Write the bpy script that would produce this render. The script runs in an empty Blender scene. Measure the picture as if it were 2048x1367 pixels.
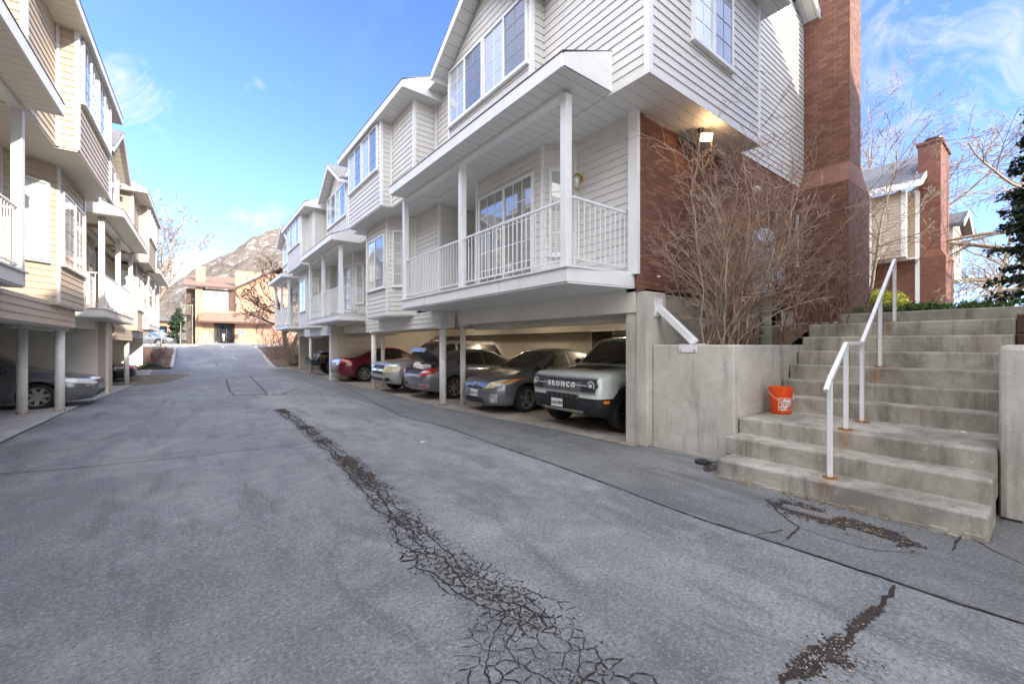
import bpy, bmesh, math, random
from mathutils import Vector, Matrix, noise
from mathutils.bvhtree import BVHTree
from mathutils.geometry import delaunay_2d_cdt
random.seed(7)
R = math.radians
SC = bpy.context.scene
COL = SC.collection

# ------------------------------------------------------------ mesh helpers
class MB:
    def __init__(s): s.v = []; s.f = []; s.sm = False
    def add(s, vs, fs):
        b = len(s.v); s.v += [tuple(p) for p in vs]; s.f += [tuple(b+i for i in f) for f in fs]; return s
    def box(s, x0, y0, z0, x1, y1, z1):
        return s.ob((x0, y0, z0), (x1-x0, 0, 0), (0, y1-y0, 0), (0, 0, z1-z0))
    def ob(s, p, a, b, c):
        p, a, b, c = map(Vector, (p, a, b, c))
        return s.add([p, p+a, p+a+b, p+b, p+c, p+a+c, p+a+b+c, p+b+c],
                     [(0,3,2,1), (4,5,6,7), (0,1,5,4), (1,2,6,5), (2,3,7,6), (3,0,4,7)])
    def quad(s, *p): return s.add(p, [tuple(range(len(p)))])
    def prism(s, pts, vec):
        n = len(pts); vec = Vector(vec)
        vs = [Vector(p) for p in pts]; vs += [p+vec for p in vs]
        return s.add(vs, [tuple(range(n))[::-1], tuple(range(n, 2*n))] + [(i, (i+1) % n, (i+1) % n+n, i+n) for i in range(n)])
    def tube(s, path, r, n=6, cap=True):
        path = [Vector(p) for p in path]
        if not isinstance(r, (list, tuple)): r = [r]*len(path)
        vs = []; fs = []; up = Vector((0, 0, 1)); prev = None
        for i, p in enumerate(path):
            d = (path[min(i+1, len(path)-1)] - path[max(i-1, 0)])
            if d.length < 1e-9: d = Vector((0, 0, 1))
            d.normalize()
            if prev is None:
                a = d.cross(up)
                if a.length < .05: a = d.cross(Vector((1, 0, 0)))
            else: a = prev - d*prev.dot(d)
            a.normalize(); prev = a; b = d.cross(a)
            for k in range(n):
                t = 2*math.pi*k/n
                vs.append(p + (a*math.cos(t) + b*math.sin(t))*r[i])
        for i in range(len(path)-1):
            for k in range(n):
                fs.append((i*n+k, i*n+(k+1) % n, (i+1)*n+(k+1) % n, (i+1)*n+k))
        if cap:
            fs.append(tuple(range(n))[::-1]); fs.append(tuple((len(path)-1)*n+k for k in range(n)))
        return s.add(vs, fs)
    def cyl(s, p, h, r, n=24, axis='z', r2=None):
        ax = {'x': Vector((1,0,0)), 'y': Vector((0,1,0)), 'z': Vector((0,0,1))}[axis]
        p = Vector(p); return s.tube([p, p+ax*h], [r, r if r2 is None else r2], n)
    def lathe(s, prof, c, n=24, axis='z'):
        c = Vector(c); vs = []; fs = []
        for (r, h) in prof:
            for k in range(n):
                t = 2*math.pi*k/n; ca, sa = r*math.cos(t), r*math.sin(t)
                vs.append(c + (Vector((ca, sa, h)) if axis == 'z' else Vector((ca, h, sa)) if axis == 'y' else Vector((h, ca, sa))))
        m = len(prof)
        for i in range(m-1):
            for k in range(n): fs.append((i*n+k, i*n+(k+1) % n, (i+1)*n+(k+1) % n, (i+1)*n+k))
        return s.add(vs, fs)
    def ball(s, c, r, seg=8, rings=6, sc=(1,1,1)):
        prof = [(math.sin(math.pi*i/rings)*r+1e-4, -math.cos(math.pi*i/rings)*r) for i in range(rings+1)]
        b = len(s.v); s.lathe(prof, (0,0,0), seg)
        for i in range(b, len(s.v)):
            v = s.v[i]; s.v[i] = (v[0]*sc[0]+c[0], v[1]*sc[1]+c[1], v[2]*sc[2]+c[2])
        return s
    def build(s, name, mat, parent=None, smooth=False, base=None, bevel=0, recalc=True, kind=None):
        me = bpy.data.meshes.new(name)
        off = Vector(base) if base is not None else (Vector(parent['_b']) if parent is not None and '_b' in parent else Vector((0,0,0)))
        me.from_pydata([tuple(Vector(p)-off) for p in s.v], [], s.f)
        if recalc:
            bm = bmesh.new(); bm.from_mesh(me); bmesh.ops.recalc_face_normals(bm, faces=bm.faces); bm.to_mesh(me); bm.free()
        cube_uv(me, off)
        if smooth: me.polygons.foreach_set('use_smooth', [True]*len(me.polygons))
        me.materials.append(mat)
        o = bpy.data.objects.new(name, me); COL.objects.link(o)
        if parent is not None: o.parent = parent; o['_b'] = tuple(off)
        elif base is not None: o.location = off; o['_b'] = tuple(off)
        if bevel:
            md = o.modifiers.new('bev', 'BEVEL'); md.width = bevel; md.segments = 2; md.limit_method = 'ANGLE'; md.angle_limit = R(40)
            if smooth is False: pass
        if kind: o['kind'] = kind
        return o

def cube_uv(me, off):
    uv = me.uv_layers.new(name='UVMap')
    for p in me.polygons:
        n = p.normal; ax = max(range(3), key=lambda i: abs(n[i]))
        for li in p.loop_indices:
            c = me.vertices[me.loops[li].vertex_index].co + off
            uv.data[li].uv = (c.y, c.z) if ax == 0 else (c.x, c.z) if ax == 1 else (c.x, c.y)

def thing(name, label, cat, base=(0,0,0), rz=0, group=None, loc=None):
    o = bpy.data.objects.new(name, None); COL.objects.link(o); o.empty_display_size = .3
    o.location = loc if loc is not None else base; o.rotation_euler = (0, 0, rz)
    o['_b'] = tuple(base)
    return tag(o, label, cat, group)
def tag(o, label, cat, group=None):
    o['label'] = label; o['category'] = cat
    if group: o['group'] = group
    return o
def part(parent, name, mat, fn, **k):
    m = MB(); fn(m); return m.build(name, mat, parent, **k)

def text_mesh(body, size, extrude=.002, font_shear=0, bold=0):
    c = bpy.data.curves.new('lettering', 'FONT'); c.body = body; c.size = size; c.extrude = extrude
    c.align_x = 'CENTER'; c.align_y = 'CENTER'; c.shear = font_shear; c.offset = bold; c.resolution_u = 2
    o = bpy.data.objects.new('lettering', c); COL.objects.link(o)
    dg = bpy.context.evaluated_depsgraph_get(); me = bpy.data.meshes.new_from_object(o.evaluated_get(dg))
    vs = [v.co.copy() for v in me.vertices]; fs = [tuple(p.vertices) for p in me.polygons]
    bpy.data.objects.remove(o); bpy.data.curves.remove(c); bpy.data.meshes.remove(me)
    return vs, fs
def add_text(mb, body, size, origin, ex, ey, **k):
    vs, fs = text_mesh(body, size, **k); ex = Vector(ex).normalized(); ey = Vector(ey).normalized(); ez = ex.cross(ey); o = Vector(origin)
    mb.add([o + ex*v.x + ey*v.y + ez*v.z for v in vs], fs)

# ------------------------------------------------------------ materials
class NT:
    def __init__(s, mat): s.t = mat.node_tree; s.n = s.t.nodes; s.l = s.t.links
    def new(s, typ, ins=None, **at):
        n = s.n.new(typ)
        for k, v in at.items(): setattr(n, k, v)
        for k, v in (ins or {}).items(): s.set(n, k, v)
        return n
    def set(s, n, k, v):
        if isinstance(v, tuple) and len(v) == 2 and hasattr(v[0], 'outputs'): s.l.new(v[0].outputs[v[1]], n.inputs[k])
        elif hasattr(v, 'outputs'): s.l.new(v.outputs[0], n.inputs[k])
        else:
            if isinstance(v, (tuple, list)) and len(v) == 3 and n.inputs[k].type == 'RGBA': v = (*v, 1)
            n.inputs[k].default_value = v
    def math(s, op, a, b=0., c=0.):
        n = s.new('ShaderNodeMath', operation=op)
        for i, x in enumerate((a, b, c)): s.set(n, i, x)
        return n
    def mix(s, fac, a, b, mode='MIX'):
        n = s.new('ShaderNodeMix', data_type='RGBA', blend_type=mode)
        s.set(n, 0, fac); s.set(n, 6, a); s.set(n, 7, b); return (n, 2)
    def ramp(s, fac, pts):
        n = s.new('ShaderNodeValToRGB'); s.set(n, 0, fac); e = n.color_ramp.elements
        while len(e) < len(pts): e.new(.5)
        for i, (p, c) in enumerate(pts): e[i].position = p; e[i].color = (*c, 1) if isinstance(c, tuple) else (c, c, c, 1)
        return n
    def noise(s, scale, detail=4, rough=.6, vec=None, dist=0.):
        n = s.new('ShaderNodeTexNoise', {'Scale': scale, 'Detail': detail, 'Roughness': rough, 'Distortion': dist})
        if vec is not None: s.set(n, 'Vector', vec)
        return n
    def mr(s, v, a, b, c=0., d=1.):
        return s.new('ShaderNodeMapRange', {'Value': v, 'From Min': a, 'From Max': b, 'To Min': c, 'To Max': d})
def newmat(name):
    m = bpy.data.materials.new(name); m.use_nodes = True; t = NT(m)
    return m, t, t.n['Principled BSDF']
def mat(name, col, rough=.6, var=.12, scale=3., bump=.1, bscale=60., metal=0., spec=.5, coat=0., dirt=None, dscale=1.2):
    m, t, b = newmat(name)
    pos = (t.new('ShaderNodeNewGeometry'), 'Position')
    c2 = tuple(max(0, c*(1-var*1.6)) for c in col); c1 = tuple(min(1, c*(1+var)) for c in col)
    nz = t.noise(scale, 5, .6, pos)
    c = t.mix(t.mr(nz, .3, .7), c2, c1)
    if name.startswith('siding'):
        sx = t.new('ShaderNodeSeparateXYZ', {'Vector': pos}); bi = t.math('FLOOR', t.math('MULTIPLY', t.math('SUBTRACT', (sx, 2), 5.35), 1/.132)); yi = t.math('FLOOR', t.math('MULTIPLY', t.math('ADD', (sx, 1), t.math('MULTIPLY', bi, 1.37)), .27))
        wn = t.new('ShaderNodeTexWhiteNoise', {'Vector': t.new('ShaderNodeCombineXYZ', {0: bi, 1: yi, 2: 0.})}, noise_dimensions='3D')
        c = t.mix(t.mr((wn, 0), 0, 1, 0, .10), c, tuple(x*.55 for x in col))
        stv = t.new('ShaderNodeVectorMath', {0: pos, 1: (7, 7, .5)}, operation='MULTIPLY')
        c = t.mix(t.mr(t.noise(1.2, 5, .7, (stv, 0)), .55, .8, 0, .35), c, tuple(x*.66 for x in col))
    if dirt:
        d = t.noise(dscale, 6, .7, pos, .4)
        c = t.mix(t.mr(d, .52, .75, 0, .75), c, dirt)
    t.set(b, 'Base Color', c); t.set(b, 'Roughness', rough); t.set(b, 'Metallic', metal); t.set(b, 'Specular IOR Level', spec)
    if coat: t.set(b, 'Coat Weight', coat); t.set(b, 'Coat Roughness', .06)
    if bump:
        t.set(b, 'Normal', (t.new('ShaderNodeBump', {'Strength': bump, 'Distance': .01, 'Height': t.noise(bscale, 3, .6, pos)}), 0))
    return m
def glass_mat(name, base, stripes=0., rough=.03, vertical=False, spec=1.0):
    m, t, b = newmat(name)
    uv = t.new('ShaderNodeUVMap'); sp = t.new('ShaderNodeSeparateXYZ', {'Vector': uv})
    c = base
    if stripes:
        w = t.math('FRACT', t.math('MULTIPLY', (sp, 0 if vertical else 1), 1/stripes))
        c = t.mix(t.mr(w, .0, .9), tuple(x*.62 for x in base), base)
    pos = (t.new('ShaderNodeNewGeometry'), 'Position')
    c = t.mix(t.mr(t.noise(.9, 2, .5, pos), .3, .7), c, tuple(x*.6 for x in base), 'MIX') if not stripes else c
    t.set(b, 'Base Color', c); t.set(b, 'Roughness', rough); t.set(b, 'IOR', 1.5); t.set(b, 'Specular IOR Level', spec)
    t.set(b, 'Coat Weight', 1.); t.set(b, 'Coat Roughness', .01); t.set(b, 'Coat IOR', 1.6)
    t.set(b, 'Normal', (t.new('ShaderNodeBump', {'Strength': .03, 'Distance': .02, 'Height': t.noise(1.3, 2, .5, pos)}), 0))
    return m
def brick_mat(name, c1, c2, mortar, bw=.21, bh=.078):
    m, t, b = newmat(name)
    uv = t.new('ShaderNodeUVMap')
    br = t.new('ShaderNodeTexBrick', {'Vector': uv, 'Color1': c1, 'Color2': c2, 'Mortar': mortar, 'Scale': 1., 'Mortar Size': .005, 'Mortar Smooth': .2, 'Bias': 0., 'Brick Width': bw, 'Row Height': bh})
    pos = (t.new('ShaderNodeNewGeometry'), 'Position')
    c = t.mix(t.mr(t.noise(1.1, 6, .7, pos), .35, .75, 0, .5), (br, 0), tuple(x*.62 for x in c1))
    c = t.mix(t.mr(t.noise(2.3, 5, .7, pos, .8), .62, .8, 0, .55), c, (.42, .33, .28))
    t.set(b, 'Base Color', c); t.set(b, 'Roughness', .85)
    h = t.math('ADD', t.math('MULTIPLY', (br, 1), -1.), t.math('MULTIPLY', t.noise(90, 3, .6, pos), .3))
    t.set(b, 'Normal', (t.new('ShaderNodeBump', {'Strength': .8, 'Distance': .01, 'Height': h}), 0))
    return m
M = {}
M['sidR'] = mat('siding_grey', (.68, .66, .615), .5, .035, .8, .15, 55, dirt=(.6, .57, .53), dscale=.7)
M['sidL'] = mat('siding_tan', (.50, .405, .30), .5, .04, .8, .15, 55, dirt=(.42, .34, .25), dscale=.7)
M['white'] = mat('white_paint', (.80, .80, .79), .45, .03, 1.5, .08, 40, dirt=(.68, .67, .64), dscale=1.6)
M['trimL'] = mat('white_trim', (.70, .685, .65), .45, .03, 1.5, .05, 40)
M['column'] = mat('column_paint', (.78, .76, .72), .5, .05, 4, .1, 40, dirt=(.50, .43, .34), dscale=5)
M['stucco'] = mat('stucco_beige', (.76, .72, .63), .9, .05, 1.2, .7, 130)
M['garage'] = mat('carport_wall', (.70, .64, .53), .9, .08, .8, .3, 60, dirt=(.55, .49, .40), dscale=.5)
M['shingle'] = mat('asphalt_shingle', (.16, .16, .17), .95, .3, 14, .8, 50)
M['shingle2'] = mat('brown_shingle', (.25, .165, .12), .95, .2, 10, .6, 40)
M['brick'] = brick_mat('red_brick', (.17, .070, .045), (.29, .135, .085), (.085, .065, .055))
M['brick2'] = brick_mat('far_brick', (.19, .075, .05), (.26, .105, .07), (.11, .08, .07))
M['stone'] = mat('cast_ledge', (.24, .11, .075), .85, .12, 3, .3)
M['dark'] = mat('dark_metal', (.03, .03, .032), .45, .1)
M['black'] = mat('black_plastic', (.018, .018, .02), .5, .1, 5, .3, 120)
M['rubber'] = mat('rubber', (.022, .021, .021), .8, .2, 6, .4, 80, dirt=(.07, .06, .05), dscale=6)
M['metalgrey'] = mat('alloy', (.50, .50, .50), .3, .08, 5, 0, metal=.75)
M['brass'] = mat('brass', (.62, .38, .12), .3, .2, 8, .1, metal=.9)
M['lampglass'] = glass_mat('lamp_glass', (.55, .56, .48), 0, .08)
M['rust'] = mat('rust', (.42, .15, .035), .9, .5, 40, .8, 90)
M['ruststain'] = mat('rust_stain', (.30, .20, .12), .9, .3, 12, .3, 90)
M['wood'] = mat('weathered_wood', (.24, .26, .21), .9, .25, 6, .8, 40)
M['door_br'] = mat('brown_door', (.09, .04, .025), .5, .2)
M['soil'] = mat('soil', (.062, .043, .034), .97, .4, 16, .9, 70, dirt=(.11, .08, .06), dscale=9)
M['mulch'] = mat('mulch', (.16, .10, .065), .97, .4, 16, .9, 40)
M['twig'] = mat('twig_tan', (.42, .275, .185), .8, .3, 5, .2)
M['twigdark'] = mat('bark_dark', (.11, .075, .055), .85, .3, 8, .5, 30)
M['twiggrey'] = mat('bark_grey', (.34, .27, .20), .85, .25, 6, .3)
M['leaf'] = mat('evergreen_leaf', (.035, .06, .025), .6, .4, 9, 0)
M['hedge'] = mat('hedge_leaf', (.10, .19, .035), .6, .35, 9, 0)
M['yellowleaf'] = mat('yellow_green_leaf', (.40, .42, .04), .6, .3, 9, 0)
M['clearpane'] = glass_mat('pane_blinds', (.52, .57, .60), .035)
M['screenpane'] = glass_mat('pane_screen', (.16, .175, .19), .0, .25, spec=.6)
M['curtain'] = glass_mat('pane_curtain', (.30, .31, .28), .09, .03, True)
M['blindpane'] = glass_mat('pane_white_blinds', (.60, .62, .57), .05)
M['darkglass'] = glass_mat('dark_glass', (.018, .022, .024), 0, .03)
M['carglass'] = glass_mat('car_glass', (.022, .027, .025), 0, .02)
M['orange'] = mat('orange_panel', (.50, .29, .19), .75, .08, 1., .3, 30)
M['whitepanel'] = mat('white_panel', (.82, .80, .76), .7, .05)
M['signblue'] = mat('sign_blue', (.03, .18, .60), .5, .05)
M['dumpgreen'] = mat('dumpster_green', (.03, .13, .09), .6, .15, 4, .2, dirt=(.1, .1, .07))
M['bucket'] = mat('bucket_orange', (.85, .095, .012), .35, .04, 3, 0)
M['plate'] = mat('plate_white', (.75, .75, .72), .4, .05)
M['amber'] = mat('amber_lens', (.8, .22, .02), .2, .05, coat=.6)
M['redlens'] = mat('red_lens', (.55, .015, .02), .15, .1, coat=1)
M['clearlens'] = mat('clear_lens', (.62, .63, .62), .12, .12, 12, .2, 30, coat=1)
M['yellowlens'] = mat('aged_lens', (.60, .55, .38), .2, .12, 12, .2, 30, coat=1)
M['chrome'] = mat('chrome', (.8, .8, .8), .12, .05, metal=1)
def paint(name, c, metal=.35): return mat(name, c, .28, .05, 2.5, .02, 300, metal=metal, coat=1., dirt=tuple(min(1, x*.7+.05) for x in c), dscale=2.5)
# ------------------------------------------------------------ ground and road
def sstep(a, b, x):
    t = max(0, min(1, (x-a)/(b-a))); return t*t*(3-2*t)
def hz(x, y):
    z = -.17*sstep(14, 26, y)*sstep(3, -2, x)*(1-sstep(30, 34, y))
    z += 1.25*sstep(30.5, 43, y) + .3*sstep(43, 54, y)
    return z + .012*noise.noise(Vector((x*.35, y*.35, 0))) * (1 if y < 40 else 0)
def asphalt(name, base, light, dark):
    m, t, b = newmat(name)
    pos = (t.new('ShaderNodeNewGeometry'), 'Position')
    st = t.new('ShaderNodeVectorMath', {0: pos, 1: (.55, .22, 1)}, operation='MULTIPLY')
    big = t.noise(1.1, 5, .62, (st, 0), .6)
    med = t.noise(3.2, 5, .65, pos, .3)
    fine = t.noise(42, 5, .85, pos); fine2 = t.noise(130, 2, .6, pos)
    c = t.mix(t.mr(big, .36, .62), dark, base)
    c = t.mix(t.mr(med, .45, .72, 0, .6), c, light)
    wide = t.noise(.33, 4, .6, pos, .8); st2 = t.new('ShaderNodeVectorMath', {0: pos, 1: (1.9, .45, 1)}, operation='MULTIPLY'); strk = t.noise(1.4, 5, .66, (st2, 0), .5)
    c = t.mix(t.mr(wide, .46, .62, 0, .7), c, dark)
    c = t.mix(t.mr(strk, .52, .64, 0, .75), c, tuple(x*.8 for x in dark))
    c = t.mix(t.mr(t.noise(2.1, 3, .5, pos, .2), .70, .78, 0, .7), c, tuple(x*.5 for x in dark))
    c = t.mix(t.mr(fine, .50, .62, 0, .85), c, tuple(x*.42 for x in base)); c = t.mix(t.mr(fine, .46, .36, 0, .75), c, tuple(min(1, x*1.55) for x in base))
    v = t.new('ShaderNodeTexVoronoi', {'Vector': pos, 'Scale': 60.}, feature='F1')
    c = t.mix(t.math('MULTIPLY', t.mr((v, 0), .22, .1), t.mr(fine2, .48, .62)), c, (.46, .44, .42))
    t.set(b, 'Base Color', c); t.set(b, 'Roughness', t.mr(big, .3, .7, .62, .85)); t.set(b, 'Specular IOR Level', .45)
    h = t.math('ADD', t.math('MULTIPLY', fine, 1.), t.math('MULTIPLY', med, .8))
    t.set(b, 'Normal', (t.new('ShaderNodeBump', {'Strength': .8, 'Distance': .012, 'Height': h}), 0))
    return m
M['asphalt'] = asphalt('asphalt', (.295, .308, .300), (.41, .418, .40), (.165, .173, .174))
M['asphalt2'] = asphalt('asphalt_patch', (.225, .232, .224), (.28, .285, .273), (.145, .149, .147))
def concrete(name, col, stain, rust=()):
    m, t, b = newmat(name)
    g = t.new('ShaderNodeNewGeometry'); pos = (g, 'Position')
    big = t.noise(1.3, 6, .68, pos, .5); st = t.new('ShaderNodeVectorMath', {0: pos, 1: (3.2, 3.2, .45)}, operation='MULTIPLY')
    streak = t.noise(1.5, 5, .7, (st, 0)); fine = t.noise(60, 5, .8, pos)
    c = t.mix(t.mr(big, .38, .66), stain, col)
    c = t.mix(t.mr(streak, .50, .66, 0, .7), c, tuple(x*.62 for x in stain))
    c = t.mix(t.mr(fine, .5, .75, 0, .4), c, tuple(x*.55 for x in col))
    c = t.mix(t.mr(t.noise(28, 2, .5, pos), .66, .76, 0, .5), c, tuple(min(1, x*1.4) for x in col))
    for (rx, ry, rz, sy, sz) in rust:
        v = t.new('ShaderNodeVectorMath', {0: pos, 1: (rx, ry, rz)}, operation='SUBTRACT'); v = t.new('ShaderNodeVectorMath', {0: (v, 0), 1: (6., 1/sy, 1/sz)}, operation='MULTIPLY')
        ln = t.new('ShaderNodeVectorMath', {0: (v, 0)}, operation='LENGTH')
        k = t.math('ADD', (ln, 'Value'), t.math('MULTIPLY', t.math('SUBTRACT', t.noise(22, 4, .7, pos), .5), 1.2))
        c = t.mix(t.mr(k, 1.15, .25, 0, .62), c, (.26, .13, .05))
    t.set(b, 'Base Color', c); t.set(b, 'Roughness', .9)
    t.set(b, 'Normal', (t.new('ShaderNodeBump', {'Strength': .5, 'Distance': .01, 'Height': t.math('ADD', fine, t.math('MULTIPLY', big, 1.5))}), 0))
    return m
M['conc'] = concrete('concrete_steps', (.50, .466, .39), (.23, .21, .17), ((5.88, 1.5, .50, .10, .13), (7.64, 1.58, 1.16, .10, .13), (8.6, 1.62, 1.86, .07, .12), (5.11, 1.46, .16, .07, .06), (6.0, 1.5, .62, .14, .1), (6.78, 1.53, .62, .13, .1)))
M['concwall'] = concrete('concrete_wall', (.66, .625, .545), (.47, .435, .37))
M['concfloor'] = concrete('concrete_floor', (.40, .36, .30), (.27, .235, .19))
M['kerb'] = concrete('concrete_kerb', (.52, .50, .46), (.40, .38, .35))
def sheet(name, mat_, x0, x1, y0, y1, nx, ny, zf, dz=0, kind='structure', edge=None):
    m = MB(); vs = []
    for j in range(ny+1):
        y = y0+(y1-y0)*j/ny
        xa, xb = (edge(y) if edge else (x0, x1))
        for i in range(nx+1):
            x = xa+(xb-xa)*i/nx; vs.append((x, y, zf(x, y)+dz))
    m.add(vs, [(j*(nx+1)+i, j*(nx+1)+i+1, (j+1)*(nx+1)+i+1, (j+1)*(nx+1)+i) for j in range(ny) for i in range(nx)])
    return m.build(name, mat_, None, kind=kind, smooth=True)
M['grass'] = mat('dry_ground', (.20, .17, .11), .95, .35, 3, .8, 20, dirt=(.11, .12, .05), dscale=.5)
sheet('ground', M['grass'], -1500, 1500, -400, 2600, 60, 60, lambda x, y: -.35 + 1.55*sstep(45, 60, y) + (-(3.5)*sstep(60, 200, abs(x)) if y > 30 else 0))
sheet('asphalt_road', M['asphalt'], -9, 14, -14, 44, 70, 150, hz)
sheet('upper_lot', M['asphalt'], -26, 26, 44, 62, 24, 18, hz)
sheet('upper_yard', M['grass'], 10.12, 60, -30, 50, 8, 8, lambda x, y: 2.02)
# darker newer asphalt strip in front of the right carports and stairs
def strip_edge(y):
    pts = [(-3, 3.55), (.12, 3.79), (2, 3.80), (5.34, 3.86), (8, 3.95), (12, 3.9), (18, 3.85), (24, 3.9), (31, 4.05)]
    for (a, xa), (b, xb) in zip(pts, pts[1:]):
        if a <= y <= b: l = xa+(xb-xa)*(y-a)/(b-a); break
    else: l = pts[0][1]
    l += .045*noise.noise(Vector((y*1.6, 3, 0))) + .02*noise.noise(Vector((y*7, 9, 0)))
    return (l, 6.3 if y < 4.05 else 5.55 - .42*sstep(4, 9.7, y))
sheet('asphalt_strip', M['asphalt2'], 0, 0, -3, 31, 10, 220, hz, .004, edge=strip_edge)
# concrete carport floors
def floorR(y): return (5.5 - .4*sstep(4, 9.7, y) + .006*noise.noise(Vector((y*4, 0, 0))), 11.6)
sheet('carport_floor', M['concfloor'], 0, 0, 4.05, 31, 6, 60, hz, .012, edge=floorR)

DL = R(1.4)   # the left row runs 1.4 degrees off the right row
def LW(x, y): return (x*math.cos(DL)+y*math.sin(DL), -x*math.sin(DL)+y*math.cos(DL))
def floorL():
    m = MB(); vs = []; n = 60
    for j in range(n+1):
        y = -14+ (33.5+14)*j/n; e = -2.72+.16*sstep(12, 24, y)
        for x in (-11, -8, -5, e):
            X, Y = LW(x, y); vs.append((X, Y, hz(X, Y)+.010))
    m.add(vs, [(j*4+i, j*4+i+1, (j+1)*4+i+1, (j+1)*4+i) for j in range(n) for i in range(3)])
    return m.build('carport_pavement', M['kerb'], None, kind='structure')
floorL()
# joint line between asphalt and concrete, long cracks, alligator cracking
def gpt(px, py, z=0.):
    f = 840.; S = math.sin(math.atan(644/840)); C = math.cos(math.atan(644/840))
    a = (px-1024)/f; b = (689-py)/f; d = (z-1.6)/b; return (d*(S+a*C), d*(C-a*S))
def ribbon(m, path, w, dz=.006, jit=.35, sub=22):
    pts = []; w_ = w; wj = w(*path[0][:2]) if callable(w) else w
    for (a, b) in zip(path, path[1:]):
        L = math.dist(a[:2], b[:2]); n = max(2, int(L*sub)) 
        for i in range(n): t = i/n; pts.append((a[0]+(b[0]-a[0])*t, a[1]+(b[1]-a[1])*t))
    pts.append(path[-1][:2]); out = []
    for i, p in enumerate(pts):
        q = pts[min(i+1, len(pts)-1)]; r = pts[max(i-1, 0)]
        dx, dy = q[0]-r[0], q[1]-r[1]; l = math.hypot(dx, dy) or 1; nx, ny = -dy/l, dx/l
        j = jit*wj*4*noise.noise(Vector((p[0]*5, p[1]*5, 1.7))) + jit*wj*3*noise.noise(Vector((p[0]*17, p[1]*17, 4.7))) + min(.012, jit*wj*2.6)*noise.noise(Vector((p[0]*48, p[1]*48, 2.7)))
        ww = (w(p[0], p[1]) if callable(w) else w)*(.45+1.1*abs(noise.noise(Vector((p[0]*9, p[1]*9, 8))))+.35*random.random())
        if i in (0, len(pts)-1): ww *= .3
        cx, cy = p[0]+nx*j, p[1]+ny*j
        for s_ in (1, -1):
            X, Y = cx+nx*ww*s_, cy+ny*ww*s_; out.append((X, Y, hz(X, Y)+dz))
    m.add(out, [(2*i, 2*i+2, 2*i+3, 2*i+1) for i in range(len(pts)-1)])
M['crack'] = mat('crack_dark', (.040, .030, .025), .98, .4, 20, .6, 80)
m = MB()
ribbon(m, [gpt(*p) for p in ((-60, 952), (140, 937), (300, 921), (420, 909), (560, 893), (628, 885))], .008)
ribbon(m, [gpt(*p) for p in ((1000, 893), (1100, 925), (1200, 962), (1300, 1000), (1420, 1043), (1600, 1100), (1760, 1152), (1900, 1200), (2060, 1250))], .011, .009, .2)
ribbon(m, [gpt(*p) for p in ((900, 857), (1000, 893))], .008, .009)
ribbon(m, [gpt(*p) for p in ((670, 762), (740, 800), (800, 830), (860, 846), (900, 857))], .012, .009)
ribbon(m, [gpt(*p) for p in ((1787, 1167), (1755, 1215), (1722, 1242), (1690, 1275), (1650, 1310), (1600, 1345), (1560, 1372))], .017, .006)
ribbon(m, [gpt(*p) for p in ((1530, 995), (1556, 1022), (1580, 1042), (1600, 1054), (1572, 1078))], .008, .009)
ribbon(m, [gpt(*p) for p in ((1570, 1058), (1540, 1064), (1510, 1068))], .006, .009)
ribbon(m, [gpt(*p) for p in ((1925, 1072), (1908, 1092), (1905, 1100))], .008, .009)
ribbon(m, [gpt(*p) for p in ((1945, 1075), (1985, 1100), (2048, 1128))], .005, .009)
ribbon(m, [gpt(*p) for p in ((1600, 1054), (1660, 1076), (1740, 1098), (1850, 1108))], .004, .009)
ribbon(m, [gpt(*p) for p in ((452, 755), (460, 782), (470, 790))], .02, .006)
ribbon(m, [gpt(*p) for p in ((500, 752), (520, 772), (535, 788), (560, 790), (598, 776))], .02, .006)
ribbon(m, [gpt(*p) for p in ((382, 712), (382, 720), (440, 720), (500, 719))], .03, .006)
# edge between concrete floor and asphalt, left and right
ribbon(m, [(LW(-2.70+.16*sstep(12, 24, y), y)) for y in range(2, 34, 2)], .010, .012, .1)
m.build('pavement_cracks', M['crack'], None, kind='structure', recalc=False)
band = [(560, 818, 18), (600, 848, 22), (640, 878, 28), (680, 910, 36), (720, 945, 46), (755, 985, 52), (790, 1025, 62), (835, 1075, 80), (880, 1120, 92), (930, 1160, 100), (1000, 1190, 110), (1060, 1225, 150), (1050, 1285, 190), (1080, 1350, 240), (1150, 1420, 300)]
bp = [(gpt(x, y), w) for x, y, w in band]
bw = []
for (p, w), (x, y, _) in zip(bp, band):
    d = 1.6*840/(y-689); bw.append(w*.5*d/840*1.25)
def in_band(x, y, grow=0.):
    best = 9
    for i in range(len(bp)-1):
        a, b = Vector(bp[i][0]), Vector(bp[i+1][0]); p = Vector((x, y)); ab = b-a
        t = max(0, min(1, (p-a).dot(ab)/ab.length_squared)); d = (p-(a+ab*t)).length; w = bw[i]+(bw[i+1]-bw[i])*t
        best = min(best, d-w*(1+.35*noise.noise(Vector((x*3, y*3, 2)))))
    return best < grow
rr = random.Random(5); pts = []
xs = [p[0][0] for p in bp]; ys = [p[0][1] for p in bp]
step = .088
x = min(xs)-.5
while x < max(xs)+.9:
    y = min(ys)-.6
    while y < max(ys)+.4:
        s2 = 1
        pts.append(Vector((x+rr.uniform(-.5, .5)*step*1.1, y+rr.uniform(-.5, .5)*step*1.1))); y += step
    x += step
pts = [p for p in pts if in_band(p.x, p.y, .35)]
vo, eo, fo, *_ = delaunay_2d_cdt(pts, [], [], 0, 1e-5)
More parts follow.
